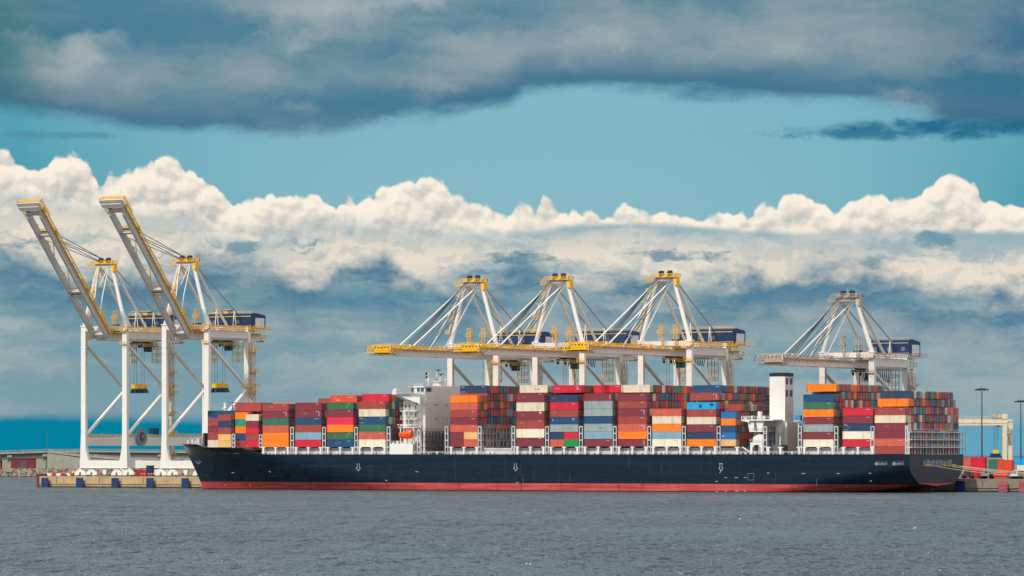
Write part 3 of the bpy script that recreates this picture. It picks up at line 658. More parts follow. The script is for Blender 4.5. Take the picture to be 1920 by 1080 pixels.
def hull():
    m = MB(); grid = []
    st = [i/30 for i in range(31)]; bow = [s**1.5 for s in st]; aend = -30
    sta = [('b', s) for s in bow]+[('m', a) for a in range(-20, int(AT)-78, 10)]+[('s', AT-78+i*78/26) for i in range(27)]
    NV = 22
    for kind, s in sta:
        row = []
        for j in range(NV+1):
            v = j/NV
            if kind == 'b':
                z = -3+v*(18.1+3); a = astem(z)+(aend-astem(z))*s
                z = -3+v*(zdk(a)+3); a = astem(z)+(aend-astem(z))*s; z = min(z, zdk(a)); hb = hbow(a, z) if s > 0 else .25
                hb = max(.25, hb)
            elif kind == 'm': a = s; z = -3+v*17; hb = HB
            else:
                a = s; q = max(0, (a-(AT-78))/78); rz = 6+1.5*q; top_ = -8+18*q**.6; zb = top_-rz
                lo = max(-3, zb); l2 = lo+.9*q; z = lo if j == 0 else l2+(ZD-l2)*max(0, (j-1)/(NV-1))**(1+.8*q)
                f = min(1, max(0, (z-zb)/rz)); hb = HB*(1-.44*(1-f)**1.8)
                if j == 0: hb = 0.02
                hb = max(.02, hb)
            row.append((a, hb, z))
        grid.append(row)
    n = len(grid); w_ = NV+1
    for side in (-1, 1):
        vs = [(a, HB+side*hb, z) for row in grid for a, hb, z in row]
        fs = []
        for i in range(n-1):
            for j in range(NV):
                q = (i*w_+j, (i+1)*w_+j, (i+1)*w_+j+1, i*w_+j+1)
                fs.append(q if side < 0 else q[::-1])
        m.quads(vs, fs)
    # stem closing strip
    o = len(m.v); row = grid[0]
    m.quads([(a, HB-hb, z) for a, hb, z in row]+[(a, HB+hb, z) for a, hb, z in row], [(j+w_, j, j+1, j+1+w_) for j in range(NV)])
    h_ = SP(m, 'hull', hullm, fix=False, smooth=True)
    # transom
    row = grid[-1]; pl = [(a, HB-hb, z) for a, hb, z in row]+[(a, HB+hb, z) for a, hb, z in reversed(row)]
    tm = MB(); tm.quads([(AT+.004, y, z) for a, y, z in pl]+[(AT-.5, y, z) for a, y, z in pl], [tuple(range(len(pl))), tuple(range(2*len(pl)-1, len(pl)-1, -1))])
    SP(tm, 'transom', mat('transom_paint', lin(36, 35, 50), .45, .08, .3, streak=.3, streakc=lin(66, 54, 68)))
    lip = MB(); p0, p1 = grid[-1][0], grid[-1][1]
    for sg in (-1, 1): lip.prism([(HB, p0[2]-.02), (HB+sg*p1[1], p1[2]-.02), (HB+sg*p1[1], p1[2]+.12), (HB, p0[2]+.75)], 'x', AT+.008, AT+.12)
    SP(lip, 'transom_lip', mat('boot_red', lin(176, 70, 74)))
    # deck
    dm = MB(); vs = []
    for row in grid:
        a, hb, z = row[-1]; vs += [(a, HB-hb+.02, z-.9 if a < a3 else z-.05), (a, HB+hb-.02, z-.9 if a < a3 else z-.05)]
    dm.quads(vs, [(2*i, 2*i+1, 2*i+3, 2*i+2) for i in range(n-1)])
    SP(dm, 'deck', mat('deck_paint', lin(92, 60, 52), .7, .15))
    return grid
grid = hull()
# skeg and rudder below the counter
SP(MB().prism([(AT-60, -3), (AT-8, -3), (AT-8, -1), (AT-26, 2.2), (AT-60, 2.2)], 'y', HB-1, HB+1), 'skeg', BLACK)
SP(MB().box(AT-9, AT-2, HB-.6, HB+.6, -3, 1.6), 'rudder', BLACK)
# hatch coaming, deck posts, rails
ca, cb_ = PA(492, 2.5), PA(1637, 2.5)
skip = (PA(733, 2), PA(774, 2))
c = MB()
for x0, x1 in ((ca, PA(728, 2.5)), (PA(845, 2.5), PA(1385, 2.5)), (PA(1505, 2.5), cb_)):
    c.box(x0, x1, 2.4, 45.8, ZD-.05, ZD+1.75)
    c.box(x0, x1, 2.1, 46.1, ZD+1.753, ZD+2.35)
SP(c, 'hatch_coaming', SHIPG)
def post(x, wide=.9, z1=None):
    a = PA(x, .4); m = MB(); z1 = z1 or 16.78
    m.box(a-wide/2, a+wide/2, .35, 1.5, ZD, z1-.45); m.box(a-wide/2-.45, a+wide/2+.45, .3, 1.7, z1-.447, z1)
    SP(m, 'deck_post', SHIPW)
for B in BAYS:
    if B['s'] == 40 and B['zb'] > 15.5:
        xs = B['x']; xe = None
        for f in (.03, .5, .97):
            a = B['a']+12.19*f; m = MB(); wd = .8 if f != .5 else .65; zz = B['zb']-.06
            m.box(a-wd/2, a+wd/2, .35, 1.5, ZD, zz-.4); m.box(a-wd/2-.4, a+wd/2+.4, .3, 1.7, zz-.397, zz)
            SP(m, 'deck_post', SHIPW)
for x in (1382, 1440, 1463, 1498): post(x)
r5 = MB(); al = a4+2
r5.rail((al, .3, ZD), (PA(730, .3), .3, ZD), 1.1, 2.6, .1); r5.rail((PA(776, .3), .3, ZD), (PA(1636, .3), .3, ZD), 1.1, 2.6, .1)
for a in [al+i*1.9 for i in range(150)]:
    if rnd.random() < .55 and not (PA(731, 0) < a < PA(775, 0)) and a < cb_-2: r5.box(a, a+rnd.uniform(.3, 1.1), 1.3, 2.0, ZD, ZD+rnd.uniform(.4, 1.4))
SP(r5, 'side_rail', SHIPW)
# lashing bridges
def lbridge(x, top=801, lattice=True, b1=47.6, cross=False, pale=False):
    a = PA(x, .4); m = MB(); zt_ = PZ(top, x, .4); zb = ZD if x > 490 else 16.8
    for s_ in (-.62, .62):                                                   # end tower
        m.box(a+s_-.15, a+s_+.15, .25, .75, zb, zt_)
    nlev = 3; z0 = 16.9; dz_ = (zt_-z0)/nlev
    for k in range(nlev+1): m.box(a-.418, a+.418, .28, .72, z0+k*dz_-.28, z0+k*dz_+.12)
    if x > 490: m.box(a-.418, a+.418, .28, .72, ZD+.3, ZD+.6)
    o = SP(m, 'lashing_bridge', SHIPG)
    w_ = MB()
    if lattice:
        for b in [3+i*2.55 for i in range(18)]:
            if b < b1: w_.box(a-.2, a+.2, b-.2, b+.2, zb, zt_-.4)
        for k in range(nlev+1):
            z = z0+k*dz_; w_.box(a-.5, a+.5, .8, b1, z-.32, z-.12)
            if k: w_.rail((a+.48, .8, z-.12), (a+.48, b1, z-.12), 1.05, 2.55, .07)
        if cross:
            for i in range(3): b = 13+i*7.6; w_.beam((a+.25, b, z0-.5), (a+.25, b+5.2, zt_-.6), .22)
        SP(w_, 'walkway', mat('lashing_pale', lin(172, 172, 174), .6, .1) if pale else mat('lashing_grey', lin(118, 118, 124), .6, .15), ship)
    return a
for x in (437.8, 488.9): lbridge(x, 815 if x > 450 else 814, False)
for x in (547.8, 607.8, 667.8): lbridge(x, 801)
lbridge(728.5, 800); lbridge(785.5, 807, b1=47, cross=True)
for x in (837.5, 899.5, 962.5, 1025.9, 1089.3, 1153, 1217.4, 1282.3, 1347.6, 1434.6, 1500, 1568, 1636): lbridge(x, 799.5, cross=x in (899.5, 1434.6), pale=x == 899.5)
# stern lattice
def stern_grid():
    a = PA(1702.5, .4); m = MB(); zt_ = PZ(809, 1705, .4)
    for i in range(20):
        b = .5+i*2.5; w_ = .42 if i % 2 == 0 else .2; m.box(a-w_/2+.4, a+w_/2+.4, b-w_/2, b+w_/2, ZD, zt_)
    for z in (PZ(838, 1705, .4), PZ(823.5, 1705, .4), zt_):
        m.box(a-.4, a+1.4, .3, 48.2, z-.3, z-.02); m.rail((a+1.35, .3, z), (a+1.35, 48.2, z), 1.0, 2.5, .06)
    for s_ in (-.9, -.2): m.box(a+s_-.18, a+s_+.18, .25, .7, ZD, zt_+2.2)
    for k in range(5): m.box(a-.718, a-.382, .28, .68, ZD+.2+k*2.3, ZD+.6+k*2.3)
    for z in (ZD+2.6, ZD+5.4, ZD+8.2): m.box(a+.2, a+1.6, 48.2, 49.3, z, z+.2)
    m.box(a+1.0, a+1.2, 49.0, 49.2, ZD, zt_+1.6)
    SP(m, 'stern_lashing_bridge', SHIPG)
stern_grid()
# bridge tower
def tower():
    A0, A1 = PA(756, 7), PA(797.5, 7); zA = PZ(752, 775, 7); zB = PZ(727, 822, 20); zW = PZ(741, 775, 7)
    m = MB(); m.box(A0, A1, 7, 41, ZD, zA); m.box(A0+3.4, A1+.004, 12.6, 36, zA, zB)
    for b in (12.8, 18.2): m.box(A1+.004, A1+.16, b, b+.35, 18, zB)
    m.box(A0+.6, A1-.4, 7.2, 12.6, zA, zW)
    body = SP(m, 'bridge_tower', SHIPW)
    def sub(mb, name, mt): return SP2(mb, name, mt, body)
    # wheelhouse spanning to the near side
    wx0, wx1 = PA(769, 8), PA(797, 8); zr = PZ(724, 785, 8)
    m = MB(); m.box(wx0, wx1, 8, 40, zW+.003, zr-.5); m.box(wx0-.6, wx1+.5, 7.4, 40.6, zr-.497, zr)
    wh = SP(m, 'wheelhouse', SHIPW)
    z_a, z_b = PZ(734.8, 780, 8), PZ(727.8, 780, 8)
    for x0, x1 in ((771, 775.5), (782, 787.3), (789, 794.8)):
        g = MB().box(PA(x0, 8), PA(x1, 8), 7.94, 8.02, z_a, z_b); SP2(g, 'window', GLASS, wh)
        SP2(MB().box(PA(x0, 8)-.15, PA(x1, 8)+.15, 7.9, 7.999, z_a-.2, z_a-.003), 'window_sill', SHIPG, wh)
    g = MB(); g.box(wx1, wx1+.03, 9, 39.5, z_a+.1, z_b); SP2(g, 'aft_window', GLASS, wh)
    # wing
    zw0, zw1 = PZ(742.5, 745, 1), PZ(737.5, 745, 1); x0, x1 = PA(735.5, .3), PA(752, .3)
    m = MB(); m.box(x0, x1+4, .3, 7.9, zw0+.6, zw1); m.box(x0, x1+4, .3, .45, zw1, zw1+1.25); m.box(x0, x0+.15, .45, 7.9, zw1, zw1+1.1); m.box(x0+.5, x0+2.4, .6, 2.4, zw1, zw1+1.9)
    m.prism([(x0+.8, zw0+.597), (x1+8, zw0+.597), (x1+8, zw0-3.2)], 'y', 1.2, 1.9); m.prism([(x0+.8, zw0+.597), (x1+8, zw0+.597), (x1+8, zw0-3.2)], 'y', 6, 6.9)
    m.beam((x0+1, 1.3, zw0+.3), (x0+8, 8, zw0-4.5), .7, .6)
    m.rail((x1+4, .4, zw1), (x0+12.5, 7, zw1-.6), 1.1, 1.5, .08)
    SP(m, 'bridge_wing', SHIPW)
    # balconies with rails
    for y, xa in ((770, 750), (785, 751), (801, 747)):
        z = PZ(y, 775, 4); m = MB().box(PA(xa, 3.2), A1-1.5, 3.2, 6.997, z-.3, z)
        m.rail((PA(xa, 3.3), 3.3, z), (A1-1.6, 3.3, z), 1.1, 1.7, .08); m.rail((A1-1.6, 3.3, z), (A1-1.6, 6.9, z), 1.1, 1.7, .08)
        for k in range(4): a = PA(xa, 3.3)+1+k*2.6; m.box(a, a+.18, 3.4, 3.6, z-4.0 if y > 780 else z-2.4, z-.303)
        SP(m, 'balcony', SHIPW)
    for x, y in ((761, 762), (767.5, 762), (779, 764), (779, 779), (766, 782), (781, 757)):
        a = PA(x, 7); z = PZ(y, x, 7); SP2(MB().box(a-.32, a+.32, 6.93, 6.996, z-.55, z+.55), 'porthole', BLACK, body)
    for b in (14.5, 15.9, 23, 26):
        for z in (22, 27.5, 33): SP2(MB().box(A1+.005, A1+.06, b, b+.5, z, z+.6), 'porthole', LOUV, body)
    # inclined ladders
    m = MB()
    zz = [PZ(801, 775, 4), PZ(785, 775, 4), PZ(770, 775, 4), zW]
    for i, (p, q) in enumerate(zip(zz, zz[1:])):
        xx = A0+2.2+(i % 2)*2; m.beam((xx, 5.6, p), (xx+2.6, 5.6, q), .12, .3); m.beam((xx, 6.3, p), (xx+2.6, 6.3, q), .12, .3)
    SP(m, 'outside_ladder', SHIPG)
    # recessed dark gap under the bridge deck
    # masts
    a = PA(803, 15); zt_ = PZ(697, 803, 15); m = MB(); m.tube((a, 15, zr), (a, 15, zt_-.4), .45, .22, 10); m.box(a-1.1, a+1.1, 14.4, 15.6, zr+2.4, zr+2.6)
    m.beam((a-1.3, 15, zt_-3.2), (a+1.2, 15, zt_-3.2), .12); mm = SP(m, 'signal_mast', SHIPW)
    for z in (zt_-2.6, zt_-1.2): SP2(MB().tube((a-.6, 14.7, z), (a-.6, 14.7, z+.9), .4, .4, 10), 'signal_drum', BLACK, mm)
    a = PA(825, 24); z1 = PZ(715.5, 825, 24); zt_ = PZ(690, 825, 24)
    m = MB(); m.tube((a-1, 24, zB-2), (a-1, 24, z1), 2.6, 1.9, 18); m.tube((a-1, 24, z1), (a-1, 24, z1+.25), 2.9, 2.9, 18)
    m.rail((a-3.6, 21.6, z1+.25), (a+1.6, 21.6, z1+.25), 1, 1.3, .07)
    for dx_ in (-1.7, .1): m.tube((a+dx_, 24, z1), (a+dx_*.6, 24, zt_-1), .2, .1, 8)
    m.beam((a-2.2, 24, z1+2.6), (a+1.1, 24, z1+2.6), .14); m.beam((a-1.9, 24, z1+4.0), (a+.9, 24, z1+4.0), .12)
    rm = SP(m, 'radar_mast', SHIPW)
    for k, (dx_, z) in enumerate(((-2.6, z1+.9), (-.6, z1+2.8), (-1.7, z1+4.4))): SP2(MB().box(a+dx_, a+dx_+2.3, 23.3, 23.7, z, z+.35).box(a+dx_+.9, a+dx_+1.4, 23.2, 23.8, z-.5, z-.003), 'radar_scanner', DGREY, rm)
    a = PA(835, 30); m = MB().tube((a, 30, zB), (a, 30, PZ(702, 835, 30)), .15, .08, 6); m.tube((a+1.6, 30, zB), (a+1.6, 30, PZ(706, 840, 30)), .1, .05, 6); m.box(a-.9, a+.9, 29.8, 30.2, zB+3.2, zB+3.4)
    m.rail((A1, 13, zB), (A1, 36, zB), 1, 2, .08); SP(m, 'antenna_mast', SHIPW)
    for x in (775, 789, 800):
        a = PA(x, 12); SP(MB().tube((a, 12, zr), (a, 12, zr+1.1+.6*(x == 775)), .25, .1, 8), 'antenna', SHIPG)
    SP(MB().rail((wx0-.4, 7.6, zr), (wx1+.3, 7.6, zr), .9, 1.4, .07), 'roof_rail', SHIPW)
    # deck house block, davit
    m = MB(); m.box(PA(731.5, .2), PA(774, .2), .15, 3.4, ZD-.3, PZ(832, 750, .2)); SP(m, 'deck_house', SHIPW)
    zl = PZ(832, 750, .2); x0, x1 = PA(750, 2), PA(771.5, 2); m = MB()
    for a in (x0-.3, x1+.5): m.box(a-.2, a+.2, 2.8, 3.3, zl, zl+7.0); m.beam((a, 3, zl+6.8), (a, .8, zl+7.4), .35)
    m.box(x0-.5, x1+.7, 2.9, 3.2, zl+7.003, zl+7.4); m.rail((PA(733, .4), .4, zl), (x1, .4, zl), 1.0, 1.4, .07)
    for k in range(5): a = PA(735, 1)+k*1.9; m.box(a, a+.9, 1, 1.8, zl, zl+.6+.5*(k % 2))
    SP(m, 'lifeboat_davit', SHIPW)
def SP2(m, name, mats, parent): return SP(m, name, mats, parent)
tower()
def lifeboat():
    x0 = PA(749.3, 1.6); z = PZ(822, 760, 1.6); L = PA(772.3, 1.6)-x0; Hh = 3.1
    t = thing('lifeboat', (x0+L/2, 1.7, z), 'bright orange enclosed lifeboat hanging beside the white bridge tower', 'lifeboat')
    m = MB(); n = 16; sec = 14; prof = []
    for i in range(n+1):
        s = i/n; x = (s-.5)*L; wd = 1.35*math.sin(math.pi*min(1, max(.06, .14+s*.8)))**.4; zt = 2.3+.75*s+(.5 if s > .7 else .5*max(0, (s-.5)/.2))
        keel = -.25+.5*(abs(s-.5)*2)**4+.15*(1-s)
        for k in range(sec):
            q = 2*math.pi*k/sec; zz = (zt+keel)/2+(zt-keel)/2*math.sin(q); prof.append((x, wd*(abs(math.cos(q))**.7)*(1 if math.cos(q) > 0 else -1), zz))
    fs = [(i*sec+k, i*sec+(k+1) % sec, (i+1)*sec+(k+1) % sec, (i+1)*sec+k) for i in range(n) for k in range(sec)]+[tuple(range(sec)), tuple(range((n+1)*sec-1, n*sec-1, -1))]
    m.quads(prof, fs); m.build('boat_hull', ORNG, t, smooth=True)
    w_ = MB()
    for a in (-1.6, -.2, 1.2): w_.box(a, a+.5, -1.42, -1.25, 1.35, 1.6)
    w_.build('boat_window', BLACK, t)
    MB().tube((-L*.32, 0, 1.7), (-L*.32, 0, 4.0), .06, .06, 6).tube((L*.3, 0, 2.4), (L*.3, 0, 4.0), .06, .06, 6).build('fall_wire', ROPE, t)
lifeboat()
# funnel casing and aft platform
def funnel():
    b0 = 12; a0, a1_ = PA(1443, b0), PA(1472, b0); b1 = b0+6.9; zt = PZ(699, 1458, b0); zn = zt-1.35; zl = PZ(787, 1458, 9)
    m = MB(); m.box(a0, a1_, b0, b1, zl-1, zn); f_ = SP(m, 'funnel', SHIPW)
    SP(MB().box(a0-.05, a1_+.05, b0-.05, b1+.05, zn+.003, zt), 'funnel_top', FUNB)
    for x in ((b0+.6, b0+2.6), (b0+3.9, b0+6.2)):
        for ya, yb in ((709, 721), (731, 744)):
            z_a, z_b = PZ(yb, 1478, b0+3), PZ(ya, 1478, b0+3); l = MB().box(a1_-.02, a1_+.03, x[0], x[1], z_a, z_b); fr = SP2(l, 'louvre', LOUV, f_)
    e = MB()
    for k in range(4): e.tube((a0+1.2+k*1.4, b0+2+k % 2*2, zt-.6), (a0+1.2+k*1.4, b0+2+k % 2*2, zt+.12), .4, .35, 10)
    SP(e, 'exhaust_pipe', BLACK)
    m = MB(); m.box(a0-.2, a1_-1.2, 8.6, b0-.003, ZD, zl); m.box(a0-.6, a1_+.8, b0, b0+12, ZD, PZ(792, 1480, b0)); m.box(a1_-1.2, a1_-.2, 9.4, b0-.004, ZD, zl-.4)
    SP(m, 'engine_casing', SHIPW)
    for k in range(5):
        SP(MB().tube((a0+k*1.6, 8, PZ(838, 1458, 8)), (a0+k*1.6, 8, PZ(811, 1458, 8)), .45, .45, 10), 'vent_pipe', SHIPG)
    # platform
    pa, pb = PA(1390, 1), PA(1441, 1); zp = PZ(786.5, 1410, 1); m = MB()
    m.box(pa, pb+2, 1, 9, zp-.45, zp); m.prism([(pa, zp-.453), (pa+3.2, zp-.453), (pa+3.2, zp-1.1)], 'y', 1, 9)
    m.rail((pa, 1.05, zp), (pb+2, 1.05, zp), 1.2, 1.1, .1); m.rail((pa+.1, 1.1, zp), (pa+.1, 9, zp), 1.2, 1.1, .1)
    for x in (1409, 1424.5):
        a = PA(x, 2); zc = PZ(808, x, 2); m.prism([(a-.9, zc), (a+.9, zc), (a+1.7 if x > 1415 else a+1.2, zp-.46), (a-1.7, zp-.46)], 'y', 2, 3.4)
    z2 = PZ(808, 1420, 2); m.box(PA(1405, 1.5), PA(1438, 1.5), 1.5, 8.4, z2-.35, z2); m.rail((PA(1405, 1.6), 1.6, z2), (PA(1438, 1.6), 1.6, z2), 1.1, 1.2, .09)
    m.box(PA(1421, 3), PA(1426, 3), 3, 4.5, zp, zp+3.0); m.rail((PA(1406, 1.6), 1.6, PZ(829, 1410, 1.6)), (PA(1434, 1.6), 1.6, PZ(829, 1410, 1.6)), 1.1, 1.2, .09)
    for k in range(4): a = PA(1397, 2)+k*2.5; m.box(a, a+.5, 2, 2.5, zp, zp+.9+.5*(k % 2))
    SP(m, 'boat_deck_platform', SHIPW)
    m = MB(); x0, x1 = PA(1411, 2), PA(1431, 2); za, zb = PZ(829, 1420, 2), PZ(814, 1420, 2)
    m.prism([(x0, za), (x1, za), (x1, zb-.3), (x0+2.8, zb), (x0+.4, zb-.9)], 'y', 2, 6.5)
    SP(m, 'stores_house', SHIPW)
    m = MB(); x0, x1 = PA(1406.5, 1.2), PA(1430, 1.2); zz = PZ(829.5, 1420, 1.2)
    m.box(x0, x0+.9, 1.2, 2.2, ZD, zz-.9); m.box(x1-.9, x1, 1.2, 2.2, ZD, zz-.9); m.box(x0, x1, 1.15, 2.2, zz-.897, zz); m.box(x0+3.2, x0+3.5, 1.8, 2.1, ZD, zz-.9)
    m.prism([(x0+.9, zz-.9), (x0+1.9, zz-.9), (x0+.9, zz-1.9)], 'y', 1.25, 2.1); m.prism([(x1-.9, zz-.9), (x1-1.9, zz-.9), (x1-.9, zz-1.9)], 'y', 1.25, 2.1)
    SP(m, 'portal_frame', SHIPW)
    SP(MB().box(x0+1, x1+6, 4, 10, ZD, zz-1), 'deck_machinery_house', LOUV)
    m = MB().beam((PA(1392, 1), 1, PZ(838, 1392, 1)), (PA(1405, 1), 1, PZ(847, 1405, 1)), .35); SP(m, 'gangway_arm', SHIPW)
    a = PA(1497, 4); z = PZ(790, 1500, 4); SP(MB().box(a-.2, a+.3, 4, 4.4, ZD, z).box(a-1.6, a+1.2, 3.4, 5.2, z, z+.3), 'lookout_post', SHIPG)
    SP(MB().box(a-1.3, a+1.0, 3.6, 5.0, z+.303, z+2.2), 'cabin_box', mat('cabin_blue', lin(70, 130, 165)))
funnel()
# bow fittings
zf = zdk(PA(365, 14))-.9
m = MB(); a = PA(381, 6); m.box(a, a+.6, 6, 42.2, zf, PZ(812, 383, 7))
for i in range(7): m.box(a-.25, a-.003, 6+i*6, 6.4+i*6, zf, PZ(813, 383, 7))
SP(m, 'breakwater', mat('breakwater_grey', lin(74, 80, 92)))
a = PA(422, 22); m = MB().tube((a, 22, zf), (a, 22, PZ(755, 422, 22)), .9, .5, 10).box(a-1, a+1, 21.2, 22.8, PZ(766, 422, 22), PZ(764.6, 422, 22)); SP(m, 'foremast', SHIPW)
a = PA(436, 26); zt_ = PZ(755, 436, 26); m = MB().tube((a, 26, zf), (a, 26, zt_), .25, .15, 8).box(a-1.8, a+1.8, 25.8, 26.2, zt_-.2, zt_+.1).box(a-1.4, a+1.4, 25.8, 26.2, zt_-1.3, zt_-1.1)
SP(m, 'lookout_antenna', DGREY)
m = MB(); pr_ = None
for i in range(10):
    ax = PA(346+i*4, 16-i*1.1); b = 24.1-max(.3, hbow(ax, 17.5))+.15; p = (ax, b, zdk(ax)-.02)
    if pr_: m.rail(pr_, p, .8, 1.6, .09)
    pr_ = p
for x, b, hh in ((354, 22, 1.5), (362, 20, 2.0), (368, 18, 1.3), (373, 16, 2.2)): a = PA(x, b); m.box(a-.6, a+.6, b-.6, b+.6, zf, zf+.9+hh)
SP(m, 'bow_rail', SHIPG)
a = PA(366, 20); SP(MB().tube((a, 20, zf), (a, 20, PZ(819, 366, 20)), .12, .06, 6), 'jackstaff', SHIPW)
# anchor in its pocket
def onhull(x, y, off=.06):
    """point on the near hull side seen in column x, row y"""
    b = .3
    for _ in range(25):
        a = PA(x, b); z = PZ(y, x, b); b = .6*b+.4*(HB-hbow(a, z))
    return a, b-off, z
a, b, z = onhull(373.5, 863)
m = MB().tube((a+.6, b-.1, z+2.2), (a+.3, b-.5, z-1.1), .3, .3, 8); m.beam((a-1.5, b-.3, z-.3), (a+.3, b-.6, z-1.5), .5); m.beam((a+2.1, b-1.0, z-.3), (a+.3, b-.6, z-1.5), .5); m.tube((a+.6, b+.4, z+1.2), (a+.5, b-.12, z+1.1), 2.2, 1.9, 16, 1)
SP(m, 'anchor', [mat('anchor_steel', lin(76, 88, 100)), mat('anchor_pocket', lin(16, 24, 36))])
# painted marks on the hull
def hullmarks():
    def strip(x0, y0, x1, y1, w_=.14, name=None):
        p, q = onhull(x0, y0), onhull(x1, y1); mm.beam(p, q, w_*.4, w_*.52)
    for cx in (672, 967, 1352):
        mm = MB()
        for dx_ in (-2, 2): strip(cx+dx_, 868.5, cx+dx_, 877.5, .32)
        strip(cx-4.2, 877.5, cx-2, 877.5, .3); strip(cx+4.2, 877.5, cx+2, 877.5, .3); strip(cx-4.2, 877.5, cx, 883, .32); strip(cx+4.2, 877.5, cx, 883, .32)
        if cx == 1352:
            strip(cx-3.5, 869.5, cx+3.5, 869.5, .3); strip(cx, 883, cx-2.4, 887.5, .32)
        SP(mm, 'arrow_mark', MARK)
    mm = MB(); 
    for p, q in (((1402.5, 888), (1413.5, 888)), ((1413.5, 888), (1413.5, 900)), ((1413.5, 900), (1402.5, 900)), ((1402.5, 900), (1402.5, 888))): strip(*p, *q, .22)
    SP(mm, 'door_outline', mat('mark_grey', lin(120, 132, 142)))
    for x, y, l in ((1361, 895.5, 2.2), (1381, 895.5, 3), (1397.5, 895.5, 2.2), (1440.5, 887, 2.2), (1506.5, 887.8, 3.4), (1571.5, 888, 2.6), (1631.7, 887.3, 2.2), (1633, 901.7, 1.6), (782, 884, 2.4), (970, 905, 2), (724.5, 900.5, 2), (1344, 902.5, 2.2), (1344, 922, 2), (1361, 921, 2), (1382, 920.8, 3), (1397, 920.8, 2), (422, 909.5, 1.4), (469, 909.5, 1.4), (437, 886, 2.4), (506, 884, 1.6)):
        mm = MB(); strip(x-l, y, x+l, y+(.8 if x < 800 else 0), .34); SP(mm, 'hull_mark', MARK)
    for x, y0, y1 in ((981, 896, 921.5), (1531.5, 898, 912), (393, 895, 916)):
        mm = MB(); strip(x, y0, x, y1, .18); SP(mm, 'draft_mark', mat('mark_grey', lin(120, 132, 142)))
    # name lettering, too small to read
    mm = MB()
    for x0, x1, y in ((398, 408, 850.3), (413.5, 430, 850), (438, 447.5, 850.3)):
        x = x0
        while x < x1: strip(x, y-.8, x, y+1, .2); strip(x, y, x+1.0, y, .22); x += 1.9
    SP(mm, 'bow_lettering', mat('mark_grey2', lin(130, 142, 152)))
    # side openings of the aft mooring deck
    for x0, x1 in ((1640.5, 1664.5), (1673, 1695)):
        p = MB(); z_a, z_b = PZ(872.5, x0, 0), PZ(863.5, x0, 0); p.box(PA(x0, 0), PA(x1, 0), -.03, .02, z_a, z_b); op = SP(p, 'mooring_opening', BLACK)  # flat dark panel, the shade of the recess put into its colour
        q = MB(); l = PA(x1, 0)-PA(x0, 0)
        for k in range(6): a = PA(x0, 0)+l*(k+.5)/6; q.box(a-.06, a+.06, -.08, -.032, z_a, z_a+.9+.5*(k % 2))
        q.box(PA(x0, 0), PA(x1, 0)-.5, -.09, -.033, z_a+.45, z_a+.6); q.box(PA(x0, 0)+.2, PA(x0, 0)+1.0, -.09, -.033, z_a+.1, z_a+1.0)
        SP2(q, 'opening_rail', mat('opening_rail_grey', lin(150, 156, 160)), op)
hullmarks()
def transom_bits():
    z_a, z_b = PZ(872.5, 1755, 20), PZ(861, 1755, 20); xf = AT+.02
    bs = [11.5, 36.5]; p = MB().box(xf, xf+.06, 11.5, 37, z_a, z_b); op = SP(p, 'transom_opening', mat('opening_shadow_grey', lin(58, 60, 72)))
    q = MB(); r6 = random.Random(2)
    for k in range(21):
        b = 11.8+k*1.24; q.box(xf+.062, xf+.3, b, b+(.28 if k % 3 else .55), z_a+(0 if k % 4 else .4), z_b-r6.uniform(0, .8))
    q.box(xf+.062, xf+.12, 11.5, 37, z_a+1.3, z_a+1.42); q.box(xf+.062, xf+.2, 11.2, 37.2, z_a-.25, z_a)
    SP2(q, 'opening_frame', mat('opening_frame_grey', lin(150, 154, 158)), op)
    for b in (14.5, 17, 30, 37, 39.2):
        SP(MB().tube((AT+.02, b, 9.9), (AT+.75, b, 9.9), .55, .45, 12), 'mooring_roller', MOOR)
transom_bits()
# mooring lines from the stern to the quay
def rope(p, q, sag, label, r=.10):
    p, q = Vector(p), Vector(q); m = MB(); pr = p
    for i in range(1, 13):
        s = i/12; c = p+(q-p)*s-Vector((0, 0, sag*4*s*(1-s))); m.tube(pr, c, r, r, 6); pr = c
    tag(m.build('mooring_line', LINE), label, 'rope', 'mooring lines at the stern')
rope((AT+.8, 17, 9.9), (AT+46, QB+1.5, 5.5), 1.3, 'lowest pale mooring line running from the stern across to the quay')
rope((AT+.8, 30, 9.9), (AT+49, QB+1.5, 5.5), 1.0, 'middle pale mooring line running from the stern to the quay')
rope((AT+.8, 37, 9.9), (AT+52, QB+1.5, 5.5), .8, 'upper pale mooring line between stern and quay')
rope((AT+.8, 39.2, 9.9), (AT+60, QB+1.5, 5.5), .8, 'rightmost pale mooring line, reaching farthest along the quay')

